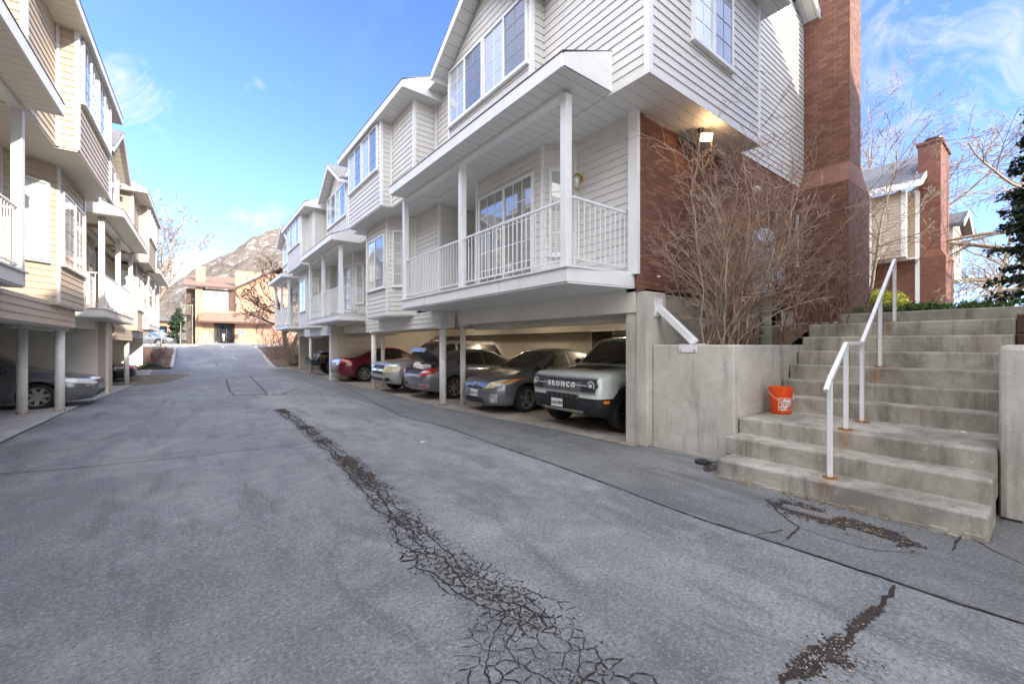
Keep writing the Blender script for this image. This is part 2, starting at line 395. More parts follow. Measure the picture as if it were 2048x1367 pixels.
def circum(a, b, c):
    d = 2*(a.x*(b.y-c.y)+b.x*(c.y-a.y)+c.x*(a.y-b.y))
    if abs(d) < 1e-9: return None
    ux = ((a.length_squared)*(b.y-c.y)+b.length_squared*(c.y-a.y)+c.length_squared*(a.y-b.y))/d
    uy = ((a.length_squared)*(c.x-b.x)+b.length_squared*(a.x-c.x)+c.length_squared*(b.x-a.x))/d
    return Vector((ux, uy))
cc = [circum(*[vo[i] for i in f]) for f in fo]; emap = {}
for i, f in enumerate(fo):
    for k in range(3): emap.setdefault(tuple(sorted((f[k], f[(k+1) % 3]))), []).append(i)
m = MB()
for e, fl in emap.items():
    if len(fl) == 2:
        a, b = cc[fl[0]], cc[fl[1]]
        if a is None or b is None or (a-b).length > .4 or (a-b).length < .01: continue
        mid = (a+b)/2
        if in_band(mid.x, mid.y) and rr.random() < .96:
            wv = .0022+.010*abs(noise.noise(Vector((mid.x*2.2, mid.y*2.2, 5))))
            ribbon(m, [tuple(a), tuple(b)], wv*.95, .005, .9, 60)
for off, w0 in ((-.62, .009), (-.1, .011), (.4, .007)):
    path = []
    for i in range(len(bp)-1):
        a, b = bp[i][0], bp[i+1][0]; L_ = math.dist(a, b); dx, dy = (b[0]-a[0])/L_, (b[1]-a[1])/L_
        for k in range(max(2, int(L_/.12))):
            t = k/max(2, int(L_/.12)); x_, y_ = a[0]+(b[0]-a[0])*t, a[1]+(b[1]-a[1])*t; wv = bw[i]+(bw[i+1]-bw[i])*t
            o_ = wv*(off+.5*noise.noise(Vector((x_*2.3+off*9, y_*2.3, 1)))+.25*noise.noise(Vector((x_*8, y_*8, off))))
            path.append((x_-dy*o_, y_+dx*o_))
    ribbon(m, path, (lambda x, y, w0=w0: w0*(.30+.75*sstep(1.0, 5.5, y))), .0054, .5, 40)
m.build('crazed_asphalt_cracks', M['crack'], None, kind='structure', recalc=False)
# dirt in the crazed band and the soil patch by the stairs
def blob(m, x, y, r, dz=.007, n=14, asp=1., rot=0.):
    vs = []; ca, sa = math.cos(rot), math.sin(rot)
    for i in range(n):
        t = 2*math.pi*i/n; rad = r*(.55+.8*abs(noise.noise(Vector((x*3+math.cos(t)*1.4, y*3+math.sin(t)*1.4, 3)))) + .25*rr.random())
        u, v = math.cos(t)*rad*asp, math.sin(t)*rad; X, Y = x+u*ca-v*sa, y+u*sa+v*ca
        vs.append((X, Y, hz(X, Y)+dz))
    m.add(vs, [tuple(range(n))])
m = MB()
for i in range(len(bp)-1):
    a, b = bp[i][0], bp[i+1][0]; L = math.dist(a, b); n = int(L/.0022)+1
    for k in range(n):
        t = rr.random(); w = bw[i]*.42*rr.gauss(0, 1)
        dx, dy = (b[0]-a[0])/L, (b[1]-a[1])/L
        x, y = a[0]+(b[0]-a[0])*t-dy*w, a[1]+(b[1]-a[1])*t+dx*w
        if noise.noise(Vector((x*2.1, y*2.1, 7)))+.35*rr.random() > .16: blob(m, x, y, rr.uniform(.003, .009)*(1+.22*max(0, y-2)), .0052+rr.random()*.0015, 9, rr.uniform(1, 2.2), rr.random()*3)
for (a, b, w) in (((1690, 1275), (1590, 1350), .065), ((1755, 1215), (1700, 1262), .03), ((1640, 1300), (1690, 1325), .05)):
    for k in range(800):
        t = rr.random(); p, q = gpt(*a), gpt(*b); x = p[0]+(q[0]-p[0])*t+rr.gauss(0, w*.4); y = p[1]+(q[1]-p[1])*t+rr.gauss(0, w*.4)
        blob(m, x, y, rr.uniform(.003, .011), .0055+rr.random()*.001, 9)
m.build('crack_soil', M['soil'], None, kind='structure', recalc=False)
m = MB()
for k in range(4200):
    t = rr.random(); a = gpt(1570, 1010); b = gpt(1820, 1085); x = a[0]+(b[0]-a[0])*t+rr.gauss(0, .085*(1-.3*t)); y = a[1]+(b[1]-a[1])*t+rr.gauss(0, .07)
    if noise.noise(Vector((x*5, y*5, 7))) > -.12: blob(m, x, y, rr.uniform(.004, .015), .0105+rr.random()*.001, 9)
for k in range(60):
    x, y = gpt(1425+rr.uniform(-18, 10), 935+rr.uniform(-12, 8)); blob(m, x, y, rr.uniform(.01, .04), .0105)
m.build('soil_patch', M['soil'], None, kind='structure', recalc=False)
M['pebble'] = mat('pebble', (.38, .34, .30), .85, .5, 40, 0)
m = MB()
def pebble(x, y, r, dz=.004):
    m.ball((x, y, hz(x, y)+dz+r*.25), r, 5, 3, (1, rr.uniform(.6, 1), rr.uniform(.4, .8)))
for k in range(1500):
    i = rr.randrange(len(bp)-1); t = rr.random(); a, b = bp[i][0], bp[i+1][0]; w = bw[i]*rr.gauss(0, .8)
    L = math.dist(a, b); dx, dy = (b[0]-a[0])/L, (b[1]-a[1])/L
    pebble(a[0]+(b[0]-a[0])*t-dy*w, a[1]+(b[1]-a[1])*t+dx*w, rr.uniform(.0015, .005))
for k in range(1500): 
    x, y = gpt(rr.uniform(0, 2048), 900+450*rr.random()**.7); pebble(x, y, rr.uniform(.001, .0032), .002)
for k in range(260):
    x, y = gpt(rr.gauss(1660, 55), rr.gauss(1315, 28)); pebble(x, y, rr.uniform(.003, .009))
m.build('loose_gravel', M['pebble'], None, kind='stuff')
M['straw'] = mat('seed_litter', (.50, .40, .26), .9, .2, 30, 0)
m = MB()
for k in range(170):
    t = rr.random(); a = gpt(1590, 1010); b = gpt(1810, 1095); x = a[0]+(b[0]-a[0])*t+rr.gauss(0, .08); y = a[1]+(b[1]-a[1])*t+rr.gauss(0, .08)
    th = rr.uniform(0, 3.14); l = rr.uniform(.008, .02); z = hz(x, y)+.014
    m.ob((x, y, z), (l*math.cos(th), l*math.sin(th), 0), (-.003*math.sin(th), .003*math.cos(th), 0), (0, 0, .003))
m.build('seed_litter', M['straw'], None, kind='stuff')
M['deadleaf'] = mat('dead_leaf', (.30, .17, .08), .9, .5, 40, 0)
m = MB()
for k in range(900):
    w_ = rr.random()
    if w_ < .6: x, y, z = rr.uniform(6.1, 9.5), rr.uniform(2.9, 4.05), 1.56+.06*rr.random()
    elif w_ < .8: x, y, z = 5.09-.06*abs(rr.gauss(0, 1)), rr.uniform(.4, 2.5), .02
    elif w_ < .9: x, y, z = rr.uniform(5.9, 6.9), 2.62-.05*abs(rr.gauss(0, 1)), .63
    else: x, y, z = rr.uniform(4.4, 5.0)*1.0, rr.uniform(2.6, 3.6), .02
    th = rr.uniform(0, 6.28); l = rr.uniform(.008, .024); a = Vector((math.cos(th), math.sin(th), rr.uniform(-.3, .3)))*l; b = Vector((-math.sin(th), math.cos(th), rr.uniform(-.3, .3)))*l*.5
    p = Vector((x, y, z)); m.add([p-a, p-b, p+a, p+b], [(0, 1, 2, 3)])
m.build('leaf_litter', M['deadleaf'], None, kind='stuff', recalc=False)
# storm drain
gx, gy = gpt(502, 790)
dr = thing('storm_drain', 'rusty rectangular storm drain grate set in the middle of the driveway', 'drain', (gx, gy, 0))
part(dr, 'frame', M['conc'], lambda m: m.box(gx-.55, gy-.38, -.02, gx+.55, gy-.3, .016).box(gx-.55, gy+.3, -.02, gx+.55, gy+.38, .016).box(gx-.55, gy-.3, -.02, gx-.47, gy+.3, .016).box(gx+.47, gy-.3, -.02, gx+.55, gy+.3, .016))
part(dr, 'grate', M['dark'], lambda m: [m.box(gx-.46+i*.092, gy-.29, -.01, gx-.42+i*.092, gy+.29, .013) for i in range(10)])
# kerbs of the ramp and planting slopes either side
def kerb(name, xf, y0, y1, w=.17, h=.13):
    m = MB(); n = 24; 
    for i in range(n):
        a, b = y0+(y1-y0)*i/n, y0+(y1-y0)*(i+1)/n; xa, xb = xf(a), xf(b)
        m.add([(xa, a, hz(xa, a)-.1), (xa+w, a, hz(xa, a)-.1), (xa+w, a, hz(xa, a)+h), (xa, a, hz(xa, a)+h), (xb, b, hz(xb, b)-.1), (xb+w, b, hz(xb, b)-.1), (xb+w, b, hz(xb, b)+h), (xb, b, hz(xb, b)+h)], [(0,1,5,4), (1,2,6,5), (2,3,7,6), (3,0,4,7)] + ([(0,3,2,1)] if i == 0 else []) + ([(4,5,6,7)] if i == n-1 else []))
    return m.build(name, M['kerb'], None, kind='structure')
kerb('kerb', lambda y: 4.35+.008*(y-31), 31.2, 43)
kerb('kerb', lambda y: -.98, 33.2, 43)
m = MB(); m.box(-3.4, 33.0, -.25, -.83, 33.17, .0); m.build('kerb', M['kerb'], None, kind='structure')
m = MB(); m.box(4.36, 31.0, -.1, 6.6, 31.17, .13); m.build('kerb', M['kerb'], None, kind='structure')
def slopeR(x, y): return hz(x, y)+.10+.25*sstep(5, 9, x)+.05*noise.noise(Vector((x, y, 0)))
sheet('planting_bed', M['mulch'], 4.5, 12, 31.15, 44, 14, 20, slopeR)
sheet('planting_bed', M['mulch'], -9, -.85, 33.1, 44, 14, 20, lambda x, y: hz(x, y)+.08+.35*sstep(-2, -5, x)+.06*noise.noise(Vector((x, y, 2))))
M['walk'] = concrete('pale_pavement', (.55, .54, .51), (.45, .44, .41))
m = MB(); m.box(-6, 50.2, 1.3, 12, 54.4, 1.66); m.build('pavement', M['walk'], None, kind='structure')
M['line'] = mat('road_paint', (.7, .7, .68), .7, .15, 8)
m = MB()
for x in (-.6, 2.2, 4.9): m.add([(x, 46.5, hz(x, 46.5)+.012), (x+.12, 46.5, hz(x, 46.5)+.012), (x+.5, 50.1, hz(x, 50.1)+.012), (x+.38, 50.1, hz(x, 50.1)+.012)], [(0, 1, 2, 3)])
m.build('bay_markings', M['line'], None, kind='structure', recalc=False)
# ------------------------------------------------------------ attached townhouse rows
M['screenmuntin'] = mat('muntin_behind_screen', (.33, .34, .35), .7, .02)
def soffit_mat(name, col):
    m, t, b = newmat(name)
    sp = t.new('ShaderNodeSeparateXYZ', {'Vector': t.new('ShaderNodeUVMap')})
    fr = t.math('FRACT', t.math('MULTIPLY', (sp, 1), 1/.2))
    ln = t.math('LESS_THAN', fr, .045)
    t.set(b, 'Base Color', t.mix(ln, col, tuple(x*.45 for x in col))); t.set(b, 'Roughness', .5)
    t.set(b, 'Normal', (t.new('ShaderNodeBump', {'Strength': .6, 'Distance': .01, 'Height': t.math('SUBTRACT', 1., ln)}), 0))
    return m
M['soffitR'] = soffit_mat('soffit', (.70, .69, .67)); M['soffitL'] = soffit_mat('soffit_cream', (.66, .60, .50))
PITCH = .132
class Row:
    def __init__(s, root, X0, sg, sid, white, soff):
        s.root, s.X0, s.sg, s.sid, s.white, s.soff = root, X0, sg, sid, white, soff; s.dz = 0; s.hf = 0.
    def p(s, u, y, z): return Vector((s.X0+s.sg*u, y, z+s.dz))
    def bx(s, m, u0, u1, y0, y1, z0, z1):
        a, b = s.p(u0, y0, z0), s.p(u1, y1, z1); return m.box(min(a.x, b.x), y0, a.z, max(a.x, b.x), y1, b.z)
    def B(s, name, mat_, boxes, **k):
        m = MB(); [s.bx(m, *b) for b in boxes]; return m.build(name, mat_, s.root, **k)
    # lap siding boards between plan points (u,y), outward plan normal
    def lap(s, m, a, b, z0, z1, n, ext=None, out=.017):
        A, Bq = s.p(a[0], a[1], 0), s.p(b[0], b[1], 0); N = Vector((s.sg*n[0], n[1], 0)).normalized(); D = Bq-A
        nb = max(1, round((z1-z0)/PITCH)); 
        for i in range(math.ceil((z1-z0)/PITCH)):
            za = z0+i*PITCH; zb = min(za+PITCH, z1)
            t0, t1 = 0, 1; t0b, t1b = 0, 1
            if ext: (t0, t1), (t0b, t1b) = ext(za), ext(zb)
            if t1 <= t0 or zb-za < .01: continue
            if t1b <= t0b: t0b = t1b = (t0b+t1b)/2
            lo = Vector((0, 0, za+s.dz)); hi = Vector((0, 0, zb+s.dz)); L0, L1, H0, H1 = A+D*t0, A+D*t1, A+D*t0b, A+D*t1b
            back = -N*.03
            m.add([L0+lo+N*out, L1+lo+N*out, H1+hi+N*.001, H0+hi+N*.001, L0+lo+back, L1+lo+back, H1+hi+back, H0+hi+back],
                  [(0,1,2,3), (0,4,5,1), (0,3,7,4), (1,5,6,2), (3,2,6,7), (4,7,6,5)])
        return m
    def wall(s, segs, name='siding_wall'):
        m = MB()
        for sg_ in segs: s.lap(m, *sg_)
        return m.build(name, s.sid, s.root)
    def trims(s, pts, w=.075):   # vertical corner boards (u, y, z0, z1)
        for (u, y, z0, z1) in pts: m = MB(); s.bx(m, u-.028, u+w-.028, y-.028, y+w-.028, z0, z1); m.build('corner_trim', s.white, s.root)
    def window(s, a, b, z0, z1, n, left='clear', right='screen', grid=(2, 4), split=.5, name='window', fw=.05):
        """sliding window on the wall plane from plan point a to b, outward normal n"""
        A, Bq = s.p(a[0], a[1], z0), s.p(b[0], b[1], z0); N = Vector((s.sg*n[0], n[1], 0)).normalized(); D = (Bq-A); W = D.length; D.normalize(); H = z1-z0; Z = Vector((0, 0, 1))
        m = MB(); o = A+N*.012; dp = N*.052
        def bar(x0, x1, y0, y1, off=0., d=dp): m.ob(o+D*x0+Z*y0+N*off, D*(x1-x0), Z*(y1-y0), d)
        bar(0, W, 0, fw); bar(0, W, H-fw, H); bar(0, fw, fw, H-fw); bar(W-fw, W, fw, H-fw)
        bar(-.02, W+.02, -.035, -.002, 0, N*.075)
        xs = W*split
        if split: bar(xs-.028, xs+.028, fw, H-fw)
        f = m.build('window' if name == 'window' else name, s.white, s.root)
        cells = [(fw, xs-.028, left), (xs+.028, W-fw, right)] if split else [(fw, W-fw, left)]
        for (x0, x1, kind) in cells:
            mm = MB(); mm.ob(o+D*x0+Z*fw+N*(.012 if kind != 'screen' else .022), D*(x1-x0), Z*(H-2*fw), N*.012)
            mm.build('pane', M[{'clear': 'clearpane', 'screen': 'screenpane', 'curtain': 'curtain', 'blind': 'blindpane', 'dark': 'darkglass'}[kind]], f)
            g = MB(); zo_ = .0245 if kind != 'screen' else .0345
            nx, ny = grid
            for i in range(1, nx): g.ob(o+D*(x0+(x1-x0)*i/nx-.008)+Z*fw+N*(zo_), D*.016, Z*(H-2*fw), N*.004)
            for j in range(1, ny): g.ob(o+D*x0+Z*(fw+(H-2*fw)*j/ny-.008)+N*(zo_+.0005), D*(x1-x0), Z*.016, N*.004)
            if nx > 1 or ny > 1: g.build('muntins', M['screenmuntin'] if kind == 'screen' else s.white, f)
        return f
    def lantern(s, u, y, z):
        o = s.p(u, y, z); q = s.sg
        w = part(s.root, 'wall_lantern', M['brass'], lambda m: (m.cyl(o+Vector((-q*.02, 0, -.02)), q*.03, .055, 12, 'x'), m.tube([o, o+Vector((-q*.07, 0, .06)), o+Vector((-q*.13, 0, .05)), o+Vector((-q*.14, 0, .01))], .011, 6),
                 m.lathe([(.002, .09), (.01, .05), (.035, .035), (.065, .0), (.06, -.012)], o+Vector((-q*.14, 0, 0)), 10), m.lathe([(.045, -.21), (.03, -.23), (.004, -.26)], o+Vector((-q*.14, 0, 0)), 10)))
        part(w, 'lamp_glass', M['lampglass'], lambda m: m.lathe([(.058, -.012), (.068, -.06), (.062, -.13), (.04, -.21)], o+Vector((-q*.14, 0, 0)), 10), smooth=True)
    def column(s, u, y, r=.088, top=2.12):
        h = s.hf
        def f(m):
            o = s.p(u, y, 0); m.cyl((o.x, y, -.2), top+s.dz+.2, r, 22); 
        c = part(s.root, 'column', M['column'], f, smooth=False)
        for p in c.data.polygons: p.use_smooth = len(p.vertices) == 4
        o = s.p(u, y, 0)
        part(c, 'base_rust', M['rust'], lambda m: [m.ob((o.x+math.cos(t)*(r+.001)-.008, y+math.sin(t)*(r+.001)-.008, o.z+.005), (.016, 0, 0), (0, .016, 0), (0, 0, random.uniform(.02, .07))) for t in [random.uniform(0, 6.28) for _ in range(7)]])
        part(s.root, 'beam_plate', M['column'], lambda m: m.box(o.x-.13, y-.10, top+s.dz-.04, o.x+.13, y+.10, top+s.dz-.002))
    def railing(s, u, y0, y1, posts, zb=2.75, ends=()):
        cuts = [y0]+[q for q in posts if y0 < q < y1]+[y1]
        m = MB(); T, Bt = zb+1.0, zb+.11
        s.bx(m, u-.02, u+.02, y0, y1, T-.02, T+.01); s.bx(m, u-.014, u+.014, y0, y1, Bt-.012, Bt+.012)
        n = int((y1-y0)/.118)
        for i in range(1, n): yy = y0+(y1-y0)*i/n; s.bx(m, u-.007, u+.007, yy-.007, yy+.007, Bt, T-.02)
        for (ue, ye) in ends:
            s.bx(m, u, ue, ye-.02, ye+.02, T-.02, T+.01); s.bx(m, u, ue, ye-.014, ye+.014, Bt-.012, Bt+.012)
            k = int(abs(ue-u)/.118)
            for i in range(1, k+1): uu = u+(ue-u)*i/(k+.3); s.bx(m, uu-.007, uu+.007, ye-.007, ye+.007, Bt, T-.02)
        return m.build('railing', s.white, s.root)
    def gable_bay(s, y0, y1, u=.61, ub=.9, z0=5.35, ze=7.7, slope=.64, win=True):
        c = (y0+y1)/2; hw = (y1-y0)/2; za = ze+.02+hw*slope
        ext = lambda z: (0, 1) if z <= ze else ((z-ze)/slope/(2*hw), 1-(z-ze)/slope/(2*hw))
        m = MB(); s.lap(m, (u, y0), (u, y1), z0, za, (-1, 0), ext); s.lap(m, (ub, y0), (u, y0), z0, ze, (0, -1)); s.lap(m, (ub, y1), (u, y1), z0, ze, (0, 1))
        m.build('gable_wall', s.sid, s.root)
        s.trims([(u, y0, z0, ze), (u, y1-.02, z0, ze)])
        # rake roof with overhang
        ov = .34; e = .2; H = (hw+e)*slope; top = ze+.10+hw*slope
        for q in (-1, 1):
            ye = c+q*(hw+e); zl = top-H
            P = lambda uu, yy, zz: s.p(uu, yy, zz)
            m = MB(); m.prism([P(u-ov, c, top), P(u-ov, ye, zl), P(4.2, ye, zl), P(4.2, c, top)], (0, 0, -.02)); m.build('gable_soffit', s.soff, s.root)
            m = MB(); m.prism([P(u-ov-.03, c, top+.07), P(u-ov-.03, ye+q*.04, zl+.07-.03), P(4.2, ye+q*.04, zl+.04), P(4.2, c, top+.07)], (0, 0, .03)); m.build('gable_roof', M['shingle'], s.root)
            m = MB(); m.prism([P(u-ov-.026, c, top+.07), P(u-ov-.026, ye, zl+.07), P(u-ov-.026, ye, zl-.10), P(u-ov-.026, c, top-.10)], (s.sg*.026, 0, 0))
            m.prism([P(u-ov, ye, zl+.07), P(1.9, ye, zl+.07), P(1.9, ye, zl-.08), P(u-ov, ye, zl-.08)], (0, q*.025, 0)); m.build('rake_board', s.white, s.root)
        if win:
            w = (y1-y0-.14)/2
            s.window((u, y1-.06), (u, y1-.06-w), 6.5, 7.74, (-1, 0)); s.window((u, y0+.06+w), (u, y0+.06), 6.5, 7.74, (-1, 0))
    def eave_roof(s, u, y0, y1, z, slope=.46, depth=5.5, endlo=True, endhi=True, hipcap=None):
        """straight eave: fascia, soffit, roof plane rising inwards, triangular white end panels"""
        P = s.p; top = z+.17
        s.B('fascia', s.white, [(u-.025, u, y0, y1, z, top)])
        s.B('soffit', s.soff, [(u, u+1.3, y0, y1, z+.012, z+.03)])
        m = MB(); m.prism([P(u-.035, y0-.02, top+.004), P(u-.035, y1+.02, top+.004), P(u+depth, y1+.02, top+.004+depth*slope), P(u+depth, y0-.02, top+.004+depth*slope)], (0, 0, .016)); m.build('roof', M['shingle'], s.root)
        for fl, yy, q in ((endlo, y0, -1), (endhi, y1, 1)):
            if fl:
                m = MB(); L = fl if isinstance(fl, float) else 1.4
                m.prism([P(u, yy, z), P(u, yy, top), P(u+L, yy, top+L*slope), P(u+L, yy, z)], (0, q*.02, 0)); m.build('roof_end_panel', s.white, s.root)
    def unit(s, d):
        yA, yB, yB1 = d['yA'], d['yB'], d['yB1']; c0, c1 = d['C']; Z5, Z8 = 5.35, 7.83
        g0, g1 = d['gable']
        # upper storey
        segs = [((.9, yA), (.9, yB), Z5, Z8, (-1, 0))] 
        if yB1:
            segs += [((.9, yB), (.3, yB), Z5, Z8, (0, -1)), ((.3, yB), (.3, c0), Z5, Z8, (-1, 0)), ((.3, c0), (0, c0), Z5, Z8, (0, -1)), ((0, c0), (0, c1), Z5, Z8, (-1, 0)),
                     ((.3, c1), (0, c1), Z5, Z8, (0, 1)), ((.3, c1), (.3, yB1), Z5, Z8, (-1, 0)), ((.9, yB1), (.3, yB1), Z5, Z8, (0, 1))]
        s.wall(segs)
        if yB1:
            s.trims([(.3, yB, Z5, Z8), (0, c0, Z5, Z8), (0, c1-.02, Z5, Z8), (.3, yB1-.02, Z5, Z8)])
            s.trims([(.9-.03, yB-.05, Z5, Z8), (.27, c0-.03, Z5, Z8)], .045)
            w = (c1-c0-.36)/2
            s.window((0, c1-.12), (0, c1-.12-w), 6.37, 7.6, (-1, 0), name='window'); s.window((0, c0+.18+w), (0, c0+.18), 6.37, 7.6, (-1, 0))
            s.eave_roof(-.13, yB-.34, yB1+.3, 7.62, endlo=2.2, endhi=1.2)
        s.gable_bay(g0, g1)
        s.eave_roof(.52, yA+.0, g0-.2, 7.78, endlo=False, endhi=False); s.eave_roof(.52, g1+.2, yB-(.36 if yB1 else 0), 7.78, endlo=False, endhi=False)
        # storey soffit under the upper floor
        pts = [(.9, yA), (.9, yB)] + ([(.3, yB), (.3, c0), (0, c0), (0, c1), (.3, c1), (.3, yB1), (.9, yB1)] if yB1 else [])
        m = MB(); pe = pts+[(3.2, pts[-1][1]), (3.2, yA)]
        m.prism([s.p(u, y, Z5-.03) for u, y in pe], (0, 0, .028)); m.build('soffit', s.soff, s.root)
        # lower storey
        i0 = d['door']; yb0 = i0-.42; dw = 1.9; bu = 1.14
        yr = d['recess']; z1 = 2.72
        segs = [((1.57, yA+d.get('in', .1)), (1.57, yb0), z1, Z5-.02, (-1, 0)), ((1.57, yb0), (bu, i0), z1, Z5-.02, (-1, -1)), ((bu, i0), (bu, i0+2.27), z1, Z5-.02, (-1, 0)),
                ((bu, i0+2.27), (2.2, i0+2.27), z1, Z5-.02, (0, 1)), ((2.2, i0+2.27), (2.2, yr), z1, Z5-.02, (-1, 0)), ((2.2, yr), (bu, yr), z1, Z5-.02, (0, -1))]
        ye = d['lowend']
        if d.get('bay'):
            b0, b1 = d['bay']; bo = d.get('bayu', .52); k = bu-bo; zb = 2.47
            segs += [((bu, yr), (bu, b0-k), z1, Z5-.02, (-1, 0)), ((bu, b0-k), (bo, b0), zb, Z5-.02, (-1, -1)), ((bo, b0), (bo, b1), zb, Z5-.02, (-1, 0)), ((bo, b1), (bu, b1+k), zb, Z5-.02, (-1, 1)),
                     ((bu, b1+k), (bu, ye), zb, Z5-.02, (-1, 0)), ((1.6, ye), (bu, ye), zb, Z5-.02, (0, 1))]
            m = MB(); m.prism([s.p(u, y, zb-.03) for u, y in ((bu, b0-k), (bo, b0), (bo, b1), (bu, b1+k), (1.6, b1+k), (1.6, b0-k))], (0, 0, .03)); m.build('bay_floor', s.white, s.root)
            s.trims([(bo, b0, zb, Z5-.03), (bo, b1-.03, zb, Z5-.03)], .09)
            s.trims([(bu-.02, b0-k-.04, zb, Z5-.03), (bu, ye-.03, zb, Z5-.03)], .05)
            s.window((bo, b1-.14), (bo, b0+.16), 3.3, 4.88, (-1, 0), left='blind', right='screen', grid=(2, 4) if d.get('baygrid') else (1, 1))
            f = .2
            s.window((bo+k*(1-f)*.98, b0-k*(1-f)*.98), (bo+k*f, b0-k*f), 3.3, 4.92, (-1, -1), left='blind', grid=(2, 5), split=0)
        else:
            segs += [((bu, yr), (bu, ye), z1, Z5-.02, (-1, 0))]
        s.wall(segs)
        s.trims([(1.57-.03, yb0-.02, z1, Z5-.03), (bu, i0, z1, Z5-.03), (bu, i0+2.24, z1, Z5-.03), (bu, yr, z1, Z5-.03)], .06)
        s.window((bu, i0+.22+dw), (bu, i0+.22), 2.78, 4.88, (-1, 0), left='curtain', right='curtain', grid=(3, 5), name='sliding_door')
        s.window((1.57-.09, yb0+.09), (1.57-.34, yb0+.34), 3.25, 4.85, (-1, -1), left='blind', grid=(1, 4), split=0)
        s.lantern(1.57, yb0-.16, 4.62)
        s.lantern(2.2, i0+2.27+.75, 4.55)
        # deck, posts, railing
        a, b = d['deck']; uo = d.get('decku', .27)
        sk = d.get('skew', 0)
        def deckpoly(u0, z, h, m): m.prism([s.p(u0, a, z), s.p(u0, b, z), s.p(1.7, b, z), s.p(1.7, a+sk, z)], (0, 0, h)); return m
        deckpoly(uo+.02, 2.50, .02, MB()).build('deck_underside', s.white, s.root)
        deckpoly(uo, 2.525, .205, MB()).build('deck_fascia', s.white, s.root, bevel=.006)
        for q_ in (.28, .78): s.B('fascia_seam', M['screenmuntin'], [(uo-.003, uo+.01, a+(b-a)*q_, a+(b-a)*q_+.006, 2.53, 2.727)])
        m = MB(); m.prism([s.p(uo-.03, a-.03, 2.732), s.p(uo-.03, b+.03, 2.732), s.p(2.2, b+.03, 2.732), s.p(2.2, a+sk-.03, 2.732)], (0, 0, .028)); m.build('deck_floor', s.white, s.root)
        for yy in d['posts']: s.B('post', s.white, [(uo, uo+.125, yy, yy+.125, 2.76, 5.28)], bevel=.006)
        s.railing(uo+.06, a+.05, b-.05, d['posts'], ends=[(1.56, a+sk*.5+.06)]+([(bu+.02, b-.06)] if d.get('endrail') else []))
        # porch roof
        ru = -.1; a2, b2 = a-.3, d.get('roofend', b-.1); zs = 5.33
        s.B('porch_fascia', s.white, [(ru-.025, ru, a2, b2, zs, zs+.19)])
        s.B('porch_soffit', s.soff, [(ru, .95, a2+.01, b2, zs+.004, zs+.02)])
        s.B('porch_beam', s.white, [(uo-.01, uo+.135, a+.1, b2, zs-.06, zs+.002)])
        m = MB(); m.prism([s.p(ru-.035, a2-.02, zs+.195), s.p(ru-.035, b2, zs+.195), s.p(.9, b2, zs+.62), s.p(.9, a2-.02, zs+.62)], (0, 0, .014)); m.build('porch_roof', M['shingle'], s.root)
        for yy, q in ((a2, -1), (b2, 1)):
            m = MB(); m.prism([s.p(ru, yy, zs+.02), s.p(ru, yy, zs+.19), s.p(.9, yy, zs+.62), s.p(.9, yy, zs+.02)], (0, q*.02, 0)); m.build('porch_roof_end', s.white, s.root)
    def beamA(s, y0, y1, u=1.57, top=2.5, bot=2.12):
        s.B('stucco_beam', M['stucco'], [(u, u+.3, y0, y1, bot, top)]); s.B('inner_beam', M['garage'], [(u+.5, u+.75, y0, y1, bot-.12, 2.5)])
    def beamB(s, y0, y1, u=1.1, top=2.5, bot=2.06):
        m = MB(); s.lap(m, (u, y0), (u, y1), bot, top, (-1, 0)); s.lap(m, (u+.4, y0), (u, y0), bot, top, (0, -1)); s.lap(m, (u+.4, y1), (u, y1), bot, top, (0, 1)); m.build('siding_beam', s.sid, s.root)
        s.B('beam_core', s.white, [(u+.035, u+.36, y0+.035, y1-.035, bot-.02, top-.01)])
M['screenmuntin'] = mat('muntin_behind_screen', (.33, .34, .35), .7, .02)

# ---- right row
rr_root = thing('townhouse_row', 'grey sided townhouse row with brick end wall and carports beside the concrete stairs', 'townhouses', (5, 4, 0))
A = Row(rr_root, 4.08, 1, M['sidR'], M['white'], M['soffitR'])
P = 10.6
u0 = dict(yA=3.42, yB=9.68, yB1=14.45, C=(11.11, 13.98), gable=(5.56, 8.46), door=5.87, recess=9.95, lowend=15.6, bay=(12.0, 13.8), deck=(4.36, 10.35), posts=(4.38, 7.36, 10.2), skew=-.24, roofend=10.2)
u0['in'] = .72
A.unit(u0)
u1 = dict(yA=14.45, yB=20.27, yB1=25.4, C=(21.4, 24.6), gable=(16.3, 19.1), door=17.3, recess=20.9, lowend=26.3, bay=(22.7, 24.4), deck=(16.05, 21.1), posts=(16.08, 18.6, 20.95), roofend=20.9, baygrid=1)
A.unit(u1)
u2 = dict(yA=25.4, yB=31., yB1=0, C=(0, 0), gable=(27., 29.9), door=27.6, recess=30.6, lowend=30.9, deck=(26.3, 30.9), posts=(26.35, 28.6, 30.7), roofend=30.9, endrail=1)
A.unit(u2)
A.beamA(4.12, 9.75); A.beamB(9.78, 15.65); A.beamA(15.66, 20.15, bot=2.1); A.beamB(20.2, 26.2); A.beamA(26.2, 30.9)
for (u, y, t) in ((1.12+.09, 9.9, 2.06), (1.68, 9.66, 2.12), (1.2, 15.1, 2.06), (1.7, 15.55, 2.12), (1.2, 25.1, 2.06), (1.85, 22.9, 2.06)): A.column(u, y, .088 if u < 1.5 else .072, t)
